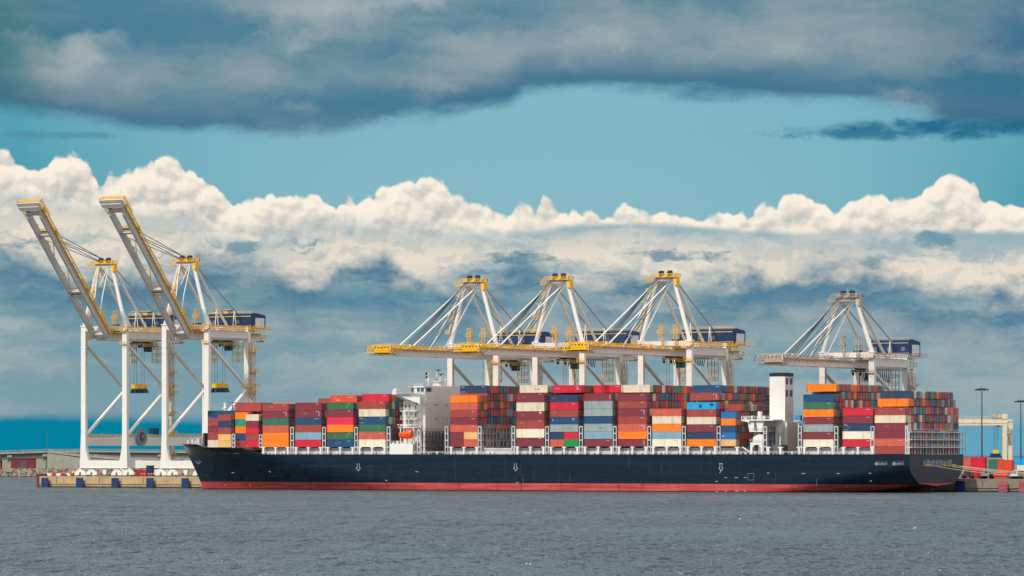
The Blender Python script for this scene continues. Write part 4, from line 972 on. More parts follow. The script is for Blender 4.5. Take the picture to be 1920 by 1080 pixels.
# ------------------------------------------------------------------ ship-to-shore cranes
def crane(cx, H_leg, apex, boomL, raised, G, Wd, wh, yel, label, opts):
    ac = PA(cx, CB)
    t = thing('container_crane', (ac, CB, QZ), label, 'crane', 'ship to shore cranes along the quay')
    hw = Wd/2; GB = H_leg-5.8; GT = GB+3.4; gx = 3.3; gs = mat('girder_white', lin(214, 208, 203), .5, .03, .2) if yel is YEL else wh; bmat = mat('boom_shaded_white', lin(182, 178, 174), .55, .04, .2) if raised else gs  # raised boom greyer than the girders: underside shade put into its colour
    LW, LD = 2.3, 1.6
    leg_tops = H_leg
    for y in (0, G):
        sill = MB().box(-hw-1.6, hw+1.6, y-1.0, y+1.0, 3.6, 6.6); sill.box(-hw-1.6, hw+1.6, y-1.15, y+1.15, 3.35, 3.597)
        for sx in (-1, 1):
            sill.prism([(sx*(hw-1.2), 6.603), (sx*(hw-2.5), 6.603), (sx*(hw-1.2), 12.5)], 'y', y-.8, y+.8)
        sill.build('sill_beam', wh, t)
        for sx in (-1, 1):
            lg = MB(); lg.beam((sx*hw, y, 6.603), (sx*hw, y, 18), LW+.6, LD+.4, w2=LW, h2=LD)
            lg.v = lg.v
            lg.box(sx*hw-LW/2, sx*hw+LW/2, y-LD/2, y+LD/2, 18, leg_tops)
            lg.box(sx*hw-LW/2-.08, sx*hw+LW/2+.08, y-LD/2-.08, y+LD/2+.08, leg_tops-9, leg_tops-8.7)
            lg.build('leg', wh, t)
            for off in (-1, 1):
                bg = MB(); xc = sx*hw+off*2.9-sx*1.2
                bg.prism([(xc-2.6, 1.5), (xc-2.0, 2.2), (xc-.6, 3.34), (xc+.6, 3.34), (xc+2.0, 2.2), (xc+2.6, 1.5), (xc+2.3, 1.0), (xc+.9, 1.15), (xc, 1.75), (xc-.9, 1.15), (xc-2.3, 1.0)], 'y', y-.55, y+.55)
                for k in (-1.7, 1.7): bg.prism([(xc+k-1.05, .35), (xc+k+1.05, .35), (xc+k+1.2, 1.0), (xc+k+.5, 1.5), (xc+k-.5, 1.5), (xc+k-1.2, 1.0)], 'y', y-.7, y+.7)
                bo = bg.build('bogie', wh, t)
                wm = MB()
                for k in (-2.3, -1.1, 1.1, 2.3): wm.tube((xc+k, y-.4, .4), (xc+k, y+.4, .4), .4, .4, 12)
                wm.build('wheel', DGREY, bo)
                if off == sx: MB().box(xc+sx*2.9-.35, xc+sx*2.9+.35, y-.5, y+.5, .8, 1.7).build('buffer', yel if yel is YEL else REDP, bo)
        ms = MB().prism([(-1.4, 3.34), (1.4, 3.34), (.6, .6), (-.6, .6)], 'y', y-.4, y+.4); ms.build('storm_anchor', wh, t)
    for y in (0,):
        MB().box(-1.9, -.8, -.9, -.6, .3, 1.5).build('warning_lamp', REDP, t)
    zp0, zp1 = 12.8, 16.3; zk = 36.7*H_leg/62.9 if H_leg > 58 else H_leg*.56
    for sx in (-1, 1):
        x = sx*hw
        MB().box(x-.75, x+.75, LD/2, G-LD/2, zp0, zp1).build('portal_beam', wh, t)
        rl = MB(); rl.box(x-1.5, x+.3, 1, G-1, zp1+.003, zp1+.2); rl.rail((x-1.45, 1, zp1+.2), (x-1.45, G-1, zp1+.2), 1.2, 1.7, .13); rl.rail((x+.8, 1, zp1+.2), (x+.8, G-1, zp1+.2), 1.2, 1.7, .13)
        rl.build('portal_walkway', yel, t)
        MB().tube((x, .6, GB-1.5), (x, G-.6, zk+.4), .72, .72, 12).build('brace', wh, t)
        MB().tube((x, G-.6, zk-.4), (x, .8, zp1+.6), .72, .72, 12).build('brace', wh, t)
        MB().box(x-.8, x+.8, LD/2, G-LD/2, GB+.6, GT+.3).build('top_side_beam', gs, t)
    MB().box(-hw+LW/2, hw-LW/2, G-.8, G+.8, GB-.6, GB+1.5-1.6).build('cross_beam', gs, t)
    for y in (0, G):
        MB().box(-hw+LW/2, hw-LW/2, y-.85, y+.85, GT+.503, GT+2.5).build('cross_beam', gs, t)
    # fixed girder
    gend = opts.get('gend', 50); g = MB(); y0 = -2.2
    for sx in (-1, 1):
        g.box(sx*gx-.7, sx*gx+.7, y0, gend, GB, GT)
    y = 3
    while y < gend:
        g.box(-gx+.7, gx-.7, y, y+.8, GB+.8, GT-.4); y += 7.5
    gr = g.build('main_girder', gs, t)
    wk = MB()
    for sx in (-1, 1):
        wk.box(sx*(gx+1.5)-.7, sx*(gx+1.5)+.7, y0, gend+1, GT-.3, GT-.1); xo = sx*(gx+2.15)
        wk.rail((xo, y0, GT-.1), (xo, gend+1, GT-.1), 1.3, 1.6, .14); 
        for k in range(int(gend/3.2)): wk.beam((sx*(gx+.7), y0+k*3.2, GT-1.5), (xo, y0+k*3.2, GT-.3), .16)
    wk.box(-gx-3, gx+3, gend-.3, gend+1.4, GB+1.2, GB+1.45); wk.rail((-gx-3, gend+1.4, GB+1.45), (gx+3, gend+1.4, GB+1.45), 1.3, 1.4, .15); wk.box(-gx-2, gx+2, gend+.2, gend+.8, GB-.3, GB+.6)
    MBw = wk.build('girder_walkway', yel, gr)
    gp = MB(); gp.box(hw-3.5, hw+1.2, -1.6, G+2, GT+.3+.003, GT+.5) if False else None
    pf = MB()
    pf.box(-hw-1.2, hw+1.2, G+1.2, G+2.6, GT+.2, GT+.45); pf.rail((-hw-1.2, G+2.6, GT+.45), (hw+1.2, G+2.6, GT+.45), 1.2, 1.5, .14); pf.rail((hw+1.2, -1.5, GT+1.1), (hw+1.2, G+2.6, GT+1.1), 1.2, 1.7, .14)
    pf.box(hw+.85, hw+1.9, -1.5, G+8, GT+.85, GT+1.1); pf.rail((hw+1.9, -1.5, GT+1.1), (hw+1.9, G+8, GT+1.1), 1.2, 1.7, .15)
    pf.box(gx+1.5, hw+1.5, -2.4, -1.1, GT+.4, GT+.6); pf.rail((gx+1.5, -2.4, GT+.6), (hw+1.5, -2.4, GT+.6), 1.2, 1.5, .14)
    pf.box(hw-1.7, hw+1.9, -1.75, -1.0, GB-1.9, GB-1.7); pf.rail((hw-1.7, -1.75, GB-1.7), (hw+1.9, -1.75, GB-1.7), 1.2, 1.4, .13)
    pf.build('platform', yel, t)
    # boom
    phi = R_(46.5) if raised else 0
    hinge = Vector((0, y0-.25, GB+1.7))
    b = MB(); DP = 2.9; tip = boomL
    for sx in (-1, 1):
        b.prism([(0, -1.7), (-tip+4, -1.7), (-tip, -.2), (-tip, DP-1.7), (0, DP-1.7)], 'x', sx*gx-.5, sx*gx+.5)
    b.v = [(x, y, z) for (x, y, z) in b.v]
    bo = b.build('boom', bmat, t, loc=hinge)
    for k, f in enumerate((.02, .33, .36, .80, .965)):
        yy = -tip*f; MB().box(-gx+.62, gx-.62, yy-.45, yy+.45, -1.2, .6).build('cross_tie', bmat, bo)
    for f0, f1 in ((.06, .2), (.2, .32), (.38, .58), (.6, .78)):
        MB().beam((-gx+.5, -tip*f0, 0), (gx-.5, -tip*f1, 0), .28).build('diagonal_tie', gs, bo)
    wk = MB()
    for sx in (-1, 1):
        xo = sx*(gx+(1.3 if raised else 1.75)); wk.box(sx*(gx+.62) if sx > 0 else xo, xo if sx > 0 else -(gx+.62), -tip+1, -1, .78, .9); wk.rail((xo, -tip+1, .9), (xo, -1, .9), 1.25, 1.5, .2 if raised else .14)
        for k in range(int(tip/3.3)): wk.beam((sx*(gx+.6), -1-k*3.3, -.3), (xo, -1-k*3.3, .75), .14)
    # equipment lumps along the top
    r7 = random.Random(int(cx))
    for k in range(26):
        yy = -1-r7.random()*(tip-4); sx = r7.choice((-1, 1)); s = r7.uniform(.25, .7); wk.box(sx*gx-s, sx*gx+s, yy-s, yy+s, DP-1.697, DP-1.7+r7.uniform(.3, 1.2))
    for f in (.35, .80, .98): wk.box(-gx-1.7, gx+1.7, -tip*f-.9, -tip*f+.9, DP-1.6, DP-1.4); wk.rail((-gx-1.7, -tip*f-.9, DP-1.4), (gx+1.7, -tip*f-.9, DP-1.4), 1.1, 1.4, .13)
    wk.build('boom_walkway', yel, bo)
    tp = MB(); fl = MB().box(-gx-2.6, gx+2.6, -tip-3.4, -tip+.003, -.75, -.47).box(-gx-1.6, gx+1.6, -tip-2.0, -tip-.003, -1.7, -1.4); fl.build('boom_end_floor', OLDW if raised else yel, bo)
    for p, q in (((-gx-2.6, -tip-3.4), (gx+2.6, -tip-3.4)), ((-gx-2.6, -tip-3.4), (-gx-2.6, -tip+5)), ((gx+2.6, -tip-3.4), (gx+2.6, -tip+5))):
        tp.rail((p[0], p[1], -.45), (q[0], q[1], -.45), 1.3, 1.3, .16); tp.rail((p[0]*.95, p[1]+.3, .8), (q[0]*.95, q[1]+.3, .8), 1.3, 1.3, .14)
    tp.box(-gx, gx, -tip-.9, -tip-.2, -1.2, .9)
    tp.build('boom_tip_platform', yel, bo)
    for k in range(5): 
        x = -3+k*1.5; MB().box(x-.3, x+.3, -tip-1.2, -tip-.6, .9, 1.5).build('floodlight', DGREY, bo)
    bo.rotation_euler.x = -phi
    def bpt(x, s, z): return Vector((x, hinge.y-s*math.cos(phi)+z*math.sin(phi), hinge.z+s*math.sin(phi)+z*math.cos(phi)))
    # A-frame
    AZ_ = H_leg+apex; ax = 3.5; af = MB()
    for sx in (-1, 1):
        af_ = MB().tube((sx*hw, 0, H_leg), (sx*ax, 0, AZ_-1.2), .85, .7, 12); af_.build('frame_leg', wh, t)
        MB().tube((sx*(gx+.6), G-3, GT+.2), (sx*ax, .6, AZ_-1.4), .55, .5, 12).build('back_frame_leg', wh, t)
        MB().box(sx*hw-1.35, sx*hw+1.35, -1.05, 1.05, H_leg-.02, H_leg+.5).build('leg_cap', wh, t)
    ap = MB(); ap.box(-ax-.9, ax+.9, -.9, .9, AZ_-1.8, AZ_-.4); ap.build('apex_beam', gs, t)
    pl = MB(); pl.box(-ax-1.6, ax+1.9, -1.9, 1.9, AZ_-.397, AZ_-.2)
    for y in (-1.9, 1.9): pl.rail((-ax-1.6, y, AZ_-.2), (ax+1.9, y, AZ_-.2), 1.2, 1.2, .15)
    pl.rail((ax+1.9, -1.9, AZ_-.2), (ax+1.9, 1.9, AZ_-.2), 1.2, 1.2, .15)
    pl.box(ax+.9, ax+2.0, -1.2, 1.2, AZ_-3.6, AZ_-.4); pl.rail((-ax-3.4, -2.0, AZ_-1.8), (-ax-1.6, -2, AZ_-.2), 1.2, 1, .15); pl.box(-ax-3.8, -ax-1.2, -2, .5, AZ_-2.2, AZ_-2.0); pl.rail((-ax-3.8, -2, AZ_-2.0), (-ax-1.2, -2, AZ_-2.0), 1.2, 1, .15)
    pl.box(-ax+1.0, ax-1.2, -.4, .4, AZ_-.2, AZ_+.4)
    pl.build('apex_platform', yel, t)
    for x in (-2.5, -1.6, 1.3, 2.2):
        MB().tube((x, -.15, AZ_+1.25), (x+.5, -.15, AZ_+1.25), 1.05, 1.05, 16).build('sheave', BLACK, t)
    MB().tube((.2, 0, AZ_), (.2, 0, AZ_+3.2), .09, .05, 6).build('aerial', wh, t)
    # access ladder on the left frame leg
    ld = MB()
    for k in range(4):
        f = .18+k*.21; p = Vector((-hw, -.2, H_leg)).lerp(Vector((-ax, -.2, AZ_-1.5)), f); q = Vector((-hw, -.2, H_leg)).lerp(Vector((-ax, -.2, AZ_-1.5)), f+.17)
        sd_ = -1 if k < 3 else 1; off = Vector((1.6 if raised else -2.0, -.4, 0)); ld.box(p.x+off.x-.9, p.x+off.x+.9, -1.6, -.2, p.z, p.z+.2); ld.rail((p.x+off.x-.9, -1.6, p.z+.2), (p.x+off.x+.9, -1.6, p.z+.2), 1.2, .9, .15)
        ld.beam(p+off, q+off+Vector((0, 0, 0)), .5, .12)
    ld.build('frame_ladder', yel, t)
    # stays
    def stay(p, q, r, name='stay', mt=None): MB().tube(p, q, r, r, 8).build(name, mt or wh, t)
    if not raised:
        for sx in (-1, 1):
            for s in (opts.get('s1', 51), opts.get('s2', 25)): stay((sx*(ax-.5), -1, AZ_-1.6), bpt(sx*gx, s, 1.2), .30)
            for k in range(5): MB().tube((sx*(1.5+k*.5), -.6, AZ_+.6-k*.3), bpt(sx*(gx-1.0+k*.4), 47-k*2.5, 1.6), .14, .14, 5).build('hoist_rope', ROPE, t)
            for s in (51, 25): MB().box(sx*gx-.35, sx*gx+.35, hinge.y-s-.7, hinge.y-s+.7, hinge.z+1.2, hinge.z+2.6).build('stay_lug', wh, t)
    else:
        for sx in (-1, 1):
            for k in range(2): MB().tube((sx*(1.8+k*.5), -.6, AZ_+.6), bpt(sx*(gx-.6+k*.7), 56-k*4, 1.6), .15, .15, 6).build('hoist_rope', ROPE, t)
            # folded forestays hanging beside the frame
            stay((sx*(ax-.8), -1, AZ_-1.8), (sx*(ax-1.6), -4.5, AZ_-14.5), .22); stay((sx*(ax-1.6), -4.5, AZ_-14.5), bpt(sx*gx, 10, 1.4), .22)
            stay((sx*(ax-1.2), -1, AZ_-1.8), (sx*(ax-2.3), -5.5, AZ_-10), .16)
    for sx in (-1, 1):
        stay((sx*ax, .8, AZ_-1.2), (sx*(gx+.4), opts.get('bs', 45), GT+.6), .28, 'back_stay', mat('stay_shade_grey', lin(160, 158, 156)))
    for sx in (-1, 1):
        yy = 28 if sx < 0 else 30.5; f = (yy-.8)/(opts.get('bs', 45)-.8); zz = AZ_-1.2+(GT+.6-AZ_+1.2)*f; x = sx*(ax+(gx+.4-ax)*f); tr = MB()
        for e in (-1.6, 1.6): tr.beam((x, yy+e, GT), (x, yy, zz), .26)
        tr.beam((x, yy-1.0, GT+3.2), (x, yy+1.0, GT+3.2), .18); tr.build('stay_trestle', wh, t)
    # machinery house
    hy0, hy1, hx0, hx1 = G+2.8, G+14, opts.get('hx0', -11.0), opts.get('hx1', 10.5); hz0, hz1 = H_leg-.7, H_leg+5.6; hm = MB()
    hm.box(hx0, hx1, hy0, hy1, hz0, hz1-1)
    hm.prism([(hy0, hz1-1.003), (hy1, hz1-1.003), (hy1, hz1-.6), ((hy0+hy1)/2-2, hz1+.3), (hy0, hz1-.2)], 'x', hx0, hx1)
    hs = hm.build('machinery_house', BLUE, t)
    for k in range(3): MB().box(hx0+2+k*6, hx0+3.6+k*6, hy0-.06, hy0-.003, hz0+2, hz0+3.6).build('house_window', LOUV, hs)
    MB().box(hx1+.003, hx1+.08, hy0+3.4, hy1-1.0, hz0+.3, hz1-1.8).build('house_door', mat('house_door_pale', lin(206, 206, 214)), hs)
    rr = MB(); rr.rail((hx0, hy0, hz1-.1), (hx1, hy0, hz1-.1), 1, 2, .1); rr.box(hx0-.5, hx1+.8, hy0-1.2, hy0-.003, hz0-.5, hz0); rr.box(hx0, hx1, hy0-.12, hy0-.003, hz1-1.3, hz1-1.05); rr.rail((hx0-.5, hy0-1.2, hz0-2.4), (hx1+.8, hy0-1.2, hz0-2.4), 1.2, 1.6, .16); rr.box(hx0-.5, hx1+.8, hy0-1.2, hy0, hz0-2.6, hz0-2.4); rr.rail((hx0-.5, hy0-1.2, hz0), (hx1+.8, hy0-1.2, hz0), 1.2, 1.6, .14); rr.box(hx1+.003, hx1+1.6, hy0, hy1+3, hz0-.25, hz0-.05); rr.rail((hx1+1.6, hy0, hz0-.05), (hx1+1.6, hy1+3, hz0-.05), 1.2, 1.5, .15); rr.build('house_rail', yel, hs)
    if opts.get('roofbox'): MB().box(hx0+1.5, hx0+9, hy0+1, hy0+5, hz1, hz1+1.6).box(hx0+1, hx0+11, hy0+.5, hy0+5.5, hz1+1.603, hz1+1.9).build('roof_hoist', RUSTW, hs)
    # electrical cabinet on the girder
    MB().box(.5, 3.4, 4.2, 6.4, GT+.2, GT+3.4).build('switch_cabinet', DBLUE, t)
    # ladder towers by the hinge
    for x, y in ((-2.6, 1.5), (2.2, 4.5)):
        lt = MB(); hh = 9
        for ex in (-.7, .7):
            for ey in (-.7, .7): lt.box(x+ex-.1, x+ex+.1, y+ey-.1, y+ey+.1, GT, GT+hh)
        for k in range(5): lt.box(x-.8, x+.8, y-.8, y+.8, GT+1+k*1.9, GT+1.15+k*1.9)
        lt.rail((x-1.5, y-1, GT+hh*.62), (x+1.5, y-1, GT+hh*.62), 1.2, 1, .14); lt.box(x-1.5, x+1.5, y-1, y+1, GT+hh*.62-.15, GT+hh*.62); lt.build('latch_tower', yel, t)
    # trolley, cab, head block
    ty = opts.get('ty', 12); tr = MB()
    tr.box(-3.4, 3.4, ty-3.4, ty+3.4, GB-1.1, GB-.4); tr.box(-2.6, 2.6, ty-2.2, ty+2.2, GB-.397, GB+1.6)
    tl = tr.build('trolley', DGREY, t)
    for k in range(4): MB().tube(((-1) ** k*2.6, ty+(3 if k < 2 else -3), GB-1.9), ((-1) ** k*3.0, ty+(3 if k < 2 else -3), GB-1.9), .7, .7, 12).build('trolley_sheave', BLACK, tl)
    cb = MB().box(-1.3, 1.3, ty+4.2, ty+7, GB-4.2, GB-1.3); cbo = cb.build('operator_cab', DBLUE, tl)
    MB().box(-1.1, 1.1, ty+4.12, ty+4.197, GB-3.8, GB-2.2).box(1.303, 1.36, ty+4.5, ty+6.8, GB-3.6, GB-2.2).build('cab_window', GLASS, cbo)
    tw = MB(); tw.rail((-3.4, ty-3.4, GB-1.9), (3.4, ty-3.4, GB-1.9), 1.1, 1.2, .14); tw.rail((3.5, ty-3.4, GB-1.9), (3.5, ty+8, GB-1.9), 1.1, 1.2, .14); tw.box(2.4, 3.6, ty-3.4, ty+8, GB-2.1, GB-1.9); tw.build('trolley_walkway', yel, tl)
    # festoon loops
    f0 = ty+8; nl = opts.get('loops', 9)
    for k in range(nl):
        y = f0+k*1.9; fm = MB(); pr = None; dep = opts.get('dep', 3.2)
        for i in range(9):
            s = i/8; p = (-gx-1.2, y+1.9*s, GB+.2-dep*4*s*(1-s))
            if pr: fm.tube(pr, p, .13, .13, 5)
            pr = p
        fm.build('festoon_cable', mat('festoon_blue', lin(38, 76, 104)), t)
    # under-girder cages near the land legs
    for yy, xx in ((G+3.4, 3.6), (G-4.2, -4.5)):
        cg = MB()
        for ex in (-1.5, 1.5):
            for ey in (-1.6, 1.6): cg.box(xx+ex-.11, xx+ex+.11, yy+ey-.11, yy+ey+.11, GB-9.0, GB)
        for z in (GB-9, GB-6.1, GB-3.2):
            cg.box(xx-1.6, xx+1.6, yy-1.7, yy+1.7, z, z+.18)
            for a_, b_ in (((-1.6, -1.7), (1.6, -1.7)), ((1.6, -1.7), (1.6, 1.7))): cg.rail((xx+a_[0], yy+a_[1], z+.18), (xx+b_[0], yy+b_[1], z+.18), 1.2, 1.1, .13)
        cg.build('maintenance_cage', yel, t)
    if opts.get('spreader', True):
        zs = opts.get('zs', 36.5); sy = opts.get('sy', 25); sp_ = MB()
        sp_.box(-3.4, 3.4, sy-1.2, sy-.8, zs-.1, zs+.6); sp_.box(-3.4, 3.4, sy+.8, sy+1.2, zs-.1, zs+.6)
        for x in (-3.4, -1.4, 0, 1.2, 2.9): sp_.box(x, x+.5, sy-.797, sy+.797, zs, zs+.55)
        for x in (-3.7, -1.9, .2, 1.6, 3.0): sp_.prism([(x, zs-.103), (x+.9, zs-.103), (x+1.1, zs-1.3), (x+.5, zs-.9), (x-.1, zs-1.3)], 'y', sy-1.25, sy+1.25)
        so_ = sp_.build('spreader', DBLUE, t)
        hb_ = MB().box(-3.1, 3.1, sy-1.0, sy+1.0, zs+.7, zs+1.6)
        for x in (-2.6, -1.2, .5, 2.2): hb_.tube((x, sy-.8, zs+2.1), (x, sy+.8, zs+2.1), .62, .62, 10)
        for x in (-3.3, -.4, 2.8): hb_.box(x, x+.5, sy-1.1, sy+1.1, zs+.61, zs+2.3)
        hb_.build('head_block', YEL, so_)
        rp = MB()
        for x in (-2.6, -1.4, 1.4, 2.6): rp.tube((x, sy, zs+2.6), (x, sy, GB-.5), .07, .07, 5)
        rp.build('hoist_rope', ROPE, so_)
    if opts.get('stairs', True):
        st = MB(); x = hw+2.6; y = G; top = GB
        for ex in (-.9, .9):
            for ey in (-1.0, 1.0): st.box(x+ex-.1, x+ex+.1, y+ey-.1, y+ey+.1, 3.4, top)
        k = 5.0; i = 0
        while k < top-3: st.beam((x-.9 if i % 2 else x+.9, y-1, k), (x+.9 if i % 2 else x-.9, y-1, k+2.9), .12, .3); k += 2.9; i += 1
        st.box(x-.75, x+.75, y-.7, y+.7, 3.5, top-1)
        so2 = st.build('stair_tower', mat('stair_pale', lin(190, 186, 178), .6, .15), t)
        k = 9.0
        while k < top-4:
            pm = MB().box(x-1.2, x+2.3, y-1.6, y+1.2, k, k+.2); pm.rail((x-1.2, y-1.6, k+.2), (x+2.3, y-1.6, k+.2), 1.2, 1.1, .15); pm.rail((x+2.3, y-1.6, k+.2), (x+2.3, y+1.2, k+.2), 1.2, 1.1, .15); pm.build('landing', yel, so2); k += 8.6
    z = zk+.5
    lm = MB().box(hw-2.4, hw+5.2, G-1.9, G-1.0, z, z+.25); lm.rail((hw-2.4, G-1.9, z+.25), (hw+5.2, G-1.9, z+.25), 1.3, 1.2, .17); lm.rail((hw+5.2, G-1.9, z+.25), (hw+5.2, G+1.6, z+.25), 1.3, 1.2, .17); lm.build('leg_platform', yel, t)
    if opts.get('reel'):
        rl = MB(); rx, ry, rz = hw+1.6, 9.5, 16.6
        rl.tube((rx-.25, ry, rz), (rx+.25, ry, rz), 3.7, 3.7, 36); rl.tube((rx-.6, ry, rz), (rx+.7, ry, rz), .9, .9, 16)
        ro = rl.build('cable_reel', mat('reel_grey', lin(128, 130, 138), .5, .25, 2.5), t)
        MB().tube((rx+.26, ry, rz), (rx+.3, ry, rz), 2.0, 2.0, 30).build('reel_hub', DGREY, ro)
        MB().box(hw-.5, rx-.3, ry-.5, ry+.5, rz-2, rz+.5).build('reel_bracket', wh, ro)
        MB().box(hw-1.8, hw+.9, 19.5, 23.2, zp1+1.3, zp1+4).build('electric_box', BLUE, t)
    return t
LO = dict(s1=51, s2=26, bs=46, gend=55.5, hx1=12.5)
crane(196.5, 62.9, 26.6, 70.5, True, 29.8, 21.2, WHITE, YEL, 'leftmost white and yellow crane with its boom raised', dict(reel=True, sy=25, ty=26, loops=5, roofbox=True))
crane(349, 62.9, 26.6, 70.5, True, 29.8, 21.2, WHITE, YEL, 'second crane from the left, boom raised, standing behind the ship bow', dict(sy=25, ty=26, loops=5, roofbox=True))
crane(888, 53, 25.2, 66, False, 29.8, 21.2, WHITE, YEL, 'yellow railed crane with lowered boom nearest the white bridge tower', dict(LO, spreader=True, zs=18, sy=12, ty=28, loops=5))
crane(1048.5, 53, 25.2, 66, False, 29.8, 21.2, WHITE, YEL, 'middle of the three yellow railed cranes with lowered booms', dict(LO, zs=18, sy=8, ty=7, loops=12))
crane(1248, 53, 25.2, 66, False, 29.8, 21.2, WHITE, YEL, 'yellow railed lowered boom crane just left of the funnel', dict(LO, zs=18, sy=6, ty=7, loops=14))
crane(1589, 47.6, 21.3, 60.5, False, 30.5, 20.6, OLDW, RUSTW, 'rightmost weathered white crane without yellow railings, behind the stern', dict(LO, s1=48, s2=24, zs=16, sy=16, ty=14, loops=14, dep=5.0, hx0=-7, hx1=10, gend=48))

# ------------------------------------------------------------------ yard at the right edge
def block(x, Y, ybot, ytop, colour, label, size=40, n=1, rz=0.0, grp='containers standing on the quay', lvl=('lower', 'upper')):
    a = PXY(x, Y); zt = zy(ytop, Y); z0 = max(4.82, zy(ybot, Y)); hz = (zt-z0)/n
    for k in range(n): container(colour, (a[0], a[1], z0+k*hz), size, hz-.05, (label if n == 1 else lvl[k]+' '+label), grp, rz=rz, doors=False, name='quay_container')
YQ = 1600
block(1820, 1640, 883, 857, 'crimson', 'crimson container of the pair behind the stern', n=2, size=20)
block(1806, 1650, 884, 858, 'salmon', 'salmon container partly hidden behind the stern', size=20, n=2)
block(1853, 1680, 884, 861, 'green', 'dark green container between the crimson and orange pairs', size=20, n=2)
block(1871, 1645, 886.5, 862, 'red orange', 'bright orange container of the pair under the yard crane', size=20, n=2)
block(1907, 1700, 886, 872, 'ivory', 'pale container at the right edge', size=40)
block(1901, 1745, 872, 857.5, 'cyan blue', 'cyan container at the right edge', size=40)
block(1889, 1560, 898, 882.5, 'burgundy', 'burgundy container on a trailer at the right edge', size=40)
block(1806, 1570, 897, 883.5, 'crimson', 'crimson container on a trailer touching the stern', size=20)
block(1833, 1575, 900, 886, 'red orange', 'bright orange container on a trailer behind the mooring lines', size=40)
def truck(x, y, Y, label, colour, trailer=12.5, sgn=1):
    a = PXY(x, Y); t = thing('yard_truck', (a[0], a[1], QZ), label, 'truck', 'terminal tractors on the quay')
    m = MB(); m.box(0, 1.9, 0, 2.3, 1.0, 3.2); m.prism([(0, 1.0), (-1.5, 1.0), (-1.5, 1.5), (-.2, 1.9), (0, 1.9)], 'y', .1, 2.2); m.build('cab', colour, t)
    MB().box(.2, 1.5, -.03, -.003, 2.0, 3.0).box(1.903, 1.93, .3, 2.0, 2.0, 3.0).box(-.04, -.003, .2, 2.1, 2.1, 3.0).build('window', GLASS, t)
    MB().box(-1.4, trailer+1.5, .3, 2.0, .75, 1.0).build('chassis', BLACK, t)
    for xx in (-.7, 2.6, trailer-1.5, trailer): 
        for yy in (0, 1.9): MB().tube((xx, yy, .5), (xx, yy+.4, .5), .5, .5, 14).build('wheel', TYRE, t)
    MB().box(2.2, 3.0, .5, 1.8, 1.003, 2.2).build('engine_box', DGREY, t)
truck(1845, 900, 1545, 'white cabbed yard truck with a long empty black trailer', SHIPW)
truck(1899, 900, 1535, 'tall white yard truck near the right edge', SHIPW, 9)
truck(1808, 900, 1560, 'dark yard truck beside the stern', DGREY, 8)
def rtg():
    Y = 1760; a = PXY(1885, Y); t = thing('yard_gantry_crane', (a[0], a[1], 4.8), 'cream rubber tyred gantry crane straddling the yard containers', 'crane')
    t.rotation_euler = (0, 0, T)
    k = Y/F; H_ = lambda y: zy(y, Y)-4.8; X_ = lambda x: (x-1885)*k
    g = MB(); g.box(X_(1770), X_(1889), 0, 1.4, H_(797.5), H_(785.5)); g.box(X_(1770), X_(1889), -.2, 0, H_(793), H_(791.4)); g.box(X_(1770), X_(1889), 8, 9.4, H_(797.5), H_(785.5)); g.build('girder', CREAM, t)
    gw = MB().rail((X_(1770), -.1, H_(785.5)), (X_(1880), -.1, H_(785.5)), 1.1, 2.2, .1); gw.build('girder_rail', CREAM, t)
    MB().box(X_(1880), X_(1888), 0, 1.6, .8, H_(797.6)).build('leg', CREAM, t)
    MB().box(X_(1895), X_(1903), 7.8, 9.6, .8, H_(787)).build('leg', CREAM, t)
    MB().box(X_(1762), X_(1770), 0, 1.6, .8, H_(785)).build('leg', CREAM, t)
    MB().box(X_(1762), X_(1770), 7.8, 9.6, .8, H_(785)).build('leg', CREAM, t)
    m = MB(); m.box(X_(1879), X_(1889), -.3, 2, H_(785.4), H_(776)); m.box(X_(1890), X_(1903), 7.5, 9.8, H_(790), H_(786)); m.build('leg_head', CREAM, t)
    m = MB(); m.beam((X_(1884), .8, H_(811)), (X_(1899), 8.6, H_(811)), .8); m.beam((X_(1892), 4, H_(811)), (X_(1900), 8.6, H_(836)), .7); m.beam((X_(1884), .8, 4.5), (X_(1899), 8.6, 4.5), 1.2); m.build('end_tie', CREAM, t)
    m = MB(); m.box(X_(1859), X_(1878), -.5, 9, H_(783.5), H_(782)); m.box(X_(1860), X_(1868), 1, 5, H_(781.9), H_(776.2)); m.box(X_(1869.5), X_(1877), 1, 6, H_(781.9), H_(776.8)); m.box(X_(1859), X_(1862), -.4, .6, H_(781.9), H_(778)); tr = m.build('trolley', RUSTW, t)
    MB().box(X_(1870), X_(1876), 1, 4, H_(800), H_(794)).build('operator_cab', DBLUE, tr)
    m = MB()
    for x in (1864.5, 1866.5, 1870, 1872): m.tube((X_(x), 2, H_(843)), (X_(x), 2, H_(783)), .07, .07, 5)
    m.build('hoist_rope', ROPE, tr)
    m = MB().box(X_(1863), X_(1873), 1, 3.4, H_(850), H_(843.5)); m.build('head_block', YEL, tr)
    MB().box(X_(1858), X_(1877), .8, 3.6, H_(857), H_(850.4)).box(X_(1855), X_(1880), 1.1, 3.2, H_(857.6), H_(856.4)).build('spreader', BLUE, tr)
    for x in (1884, 1899):
        for k_ in (-1.2, 1.2): MB().tube((X_(x)+k_, .2 if x < 1890 else 8.0, .8), (X_(x)+k_, 1.2 if x < 1890 else 9.2, .8), .8, .8, 16).build('tyre', TYRE, t)
rtg()
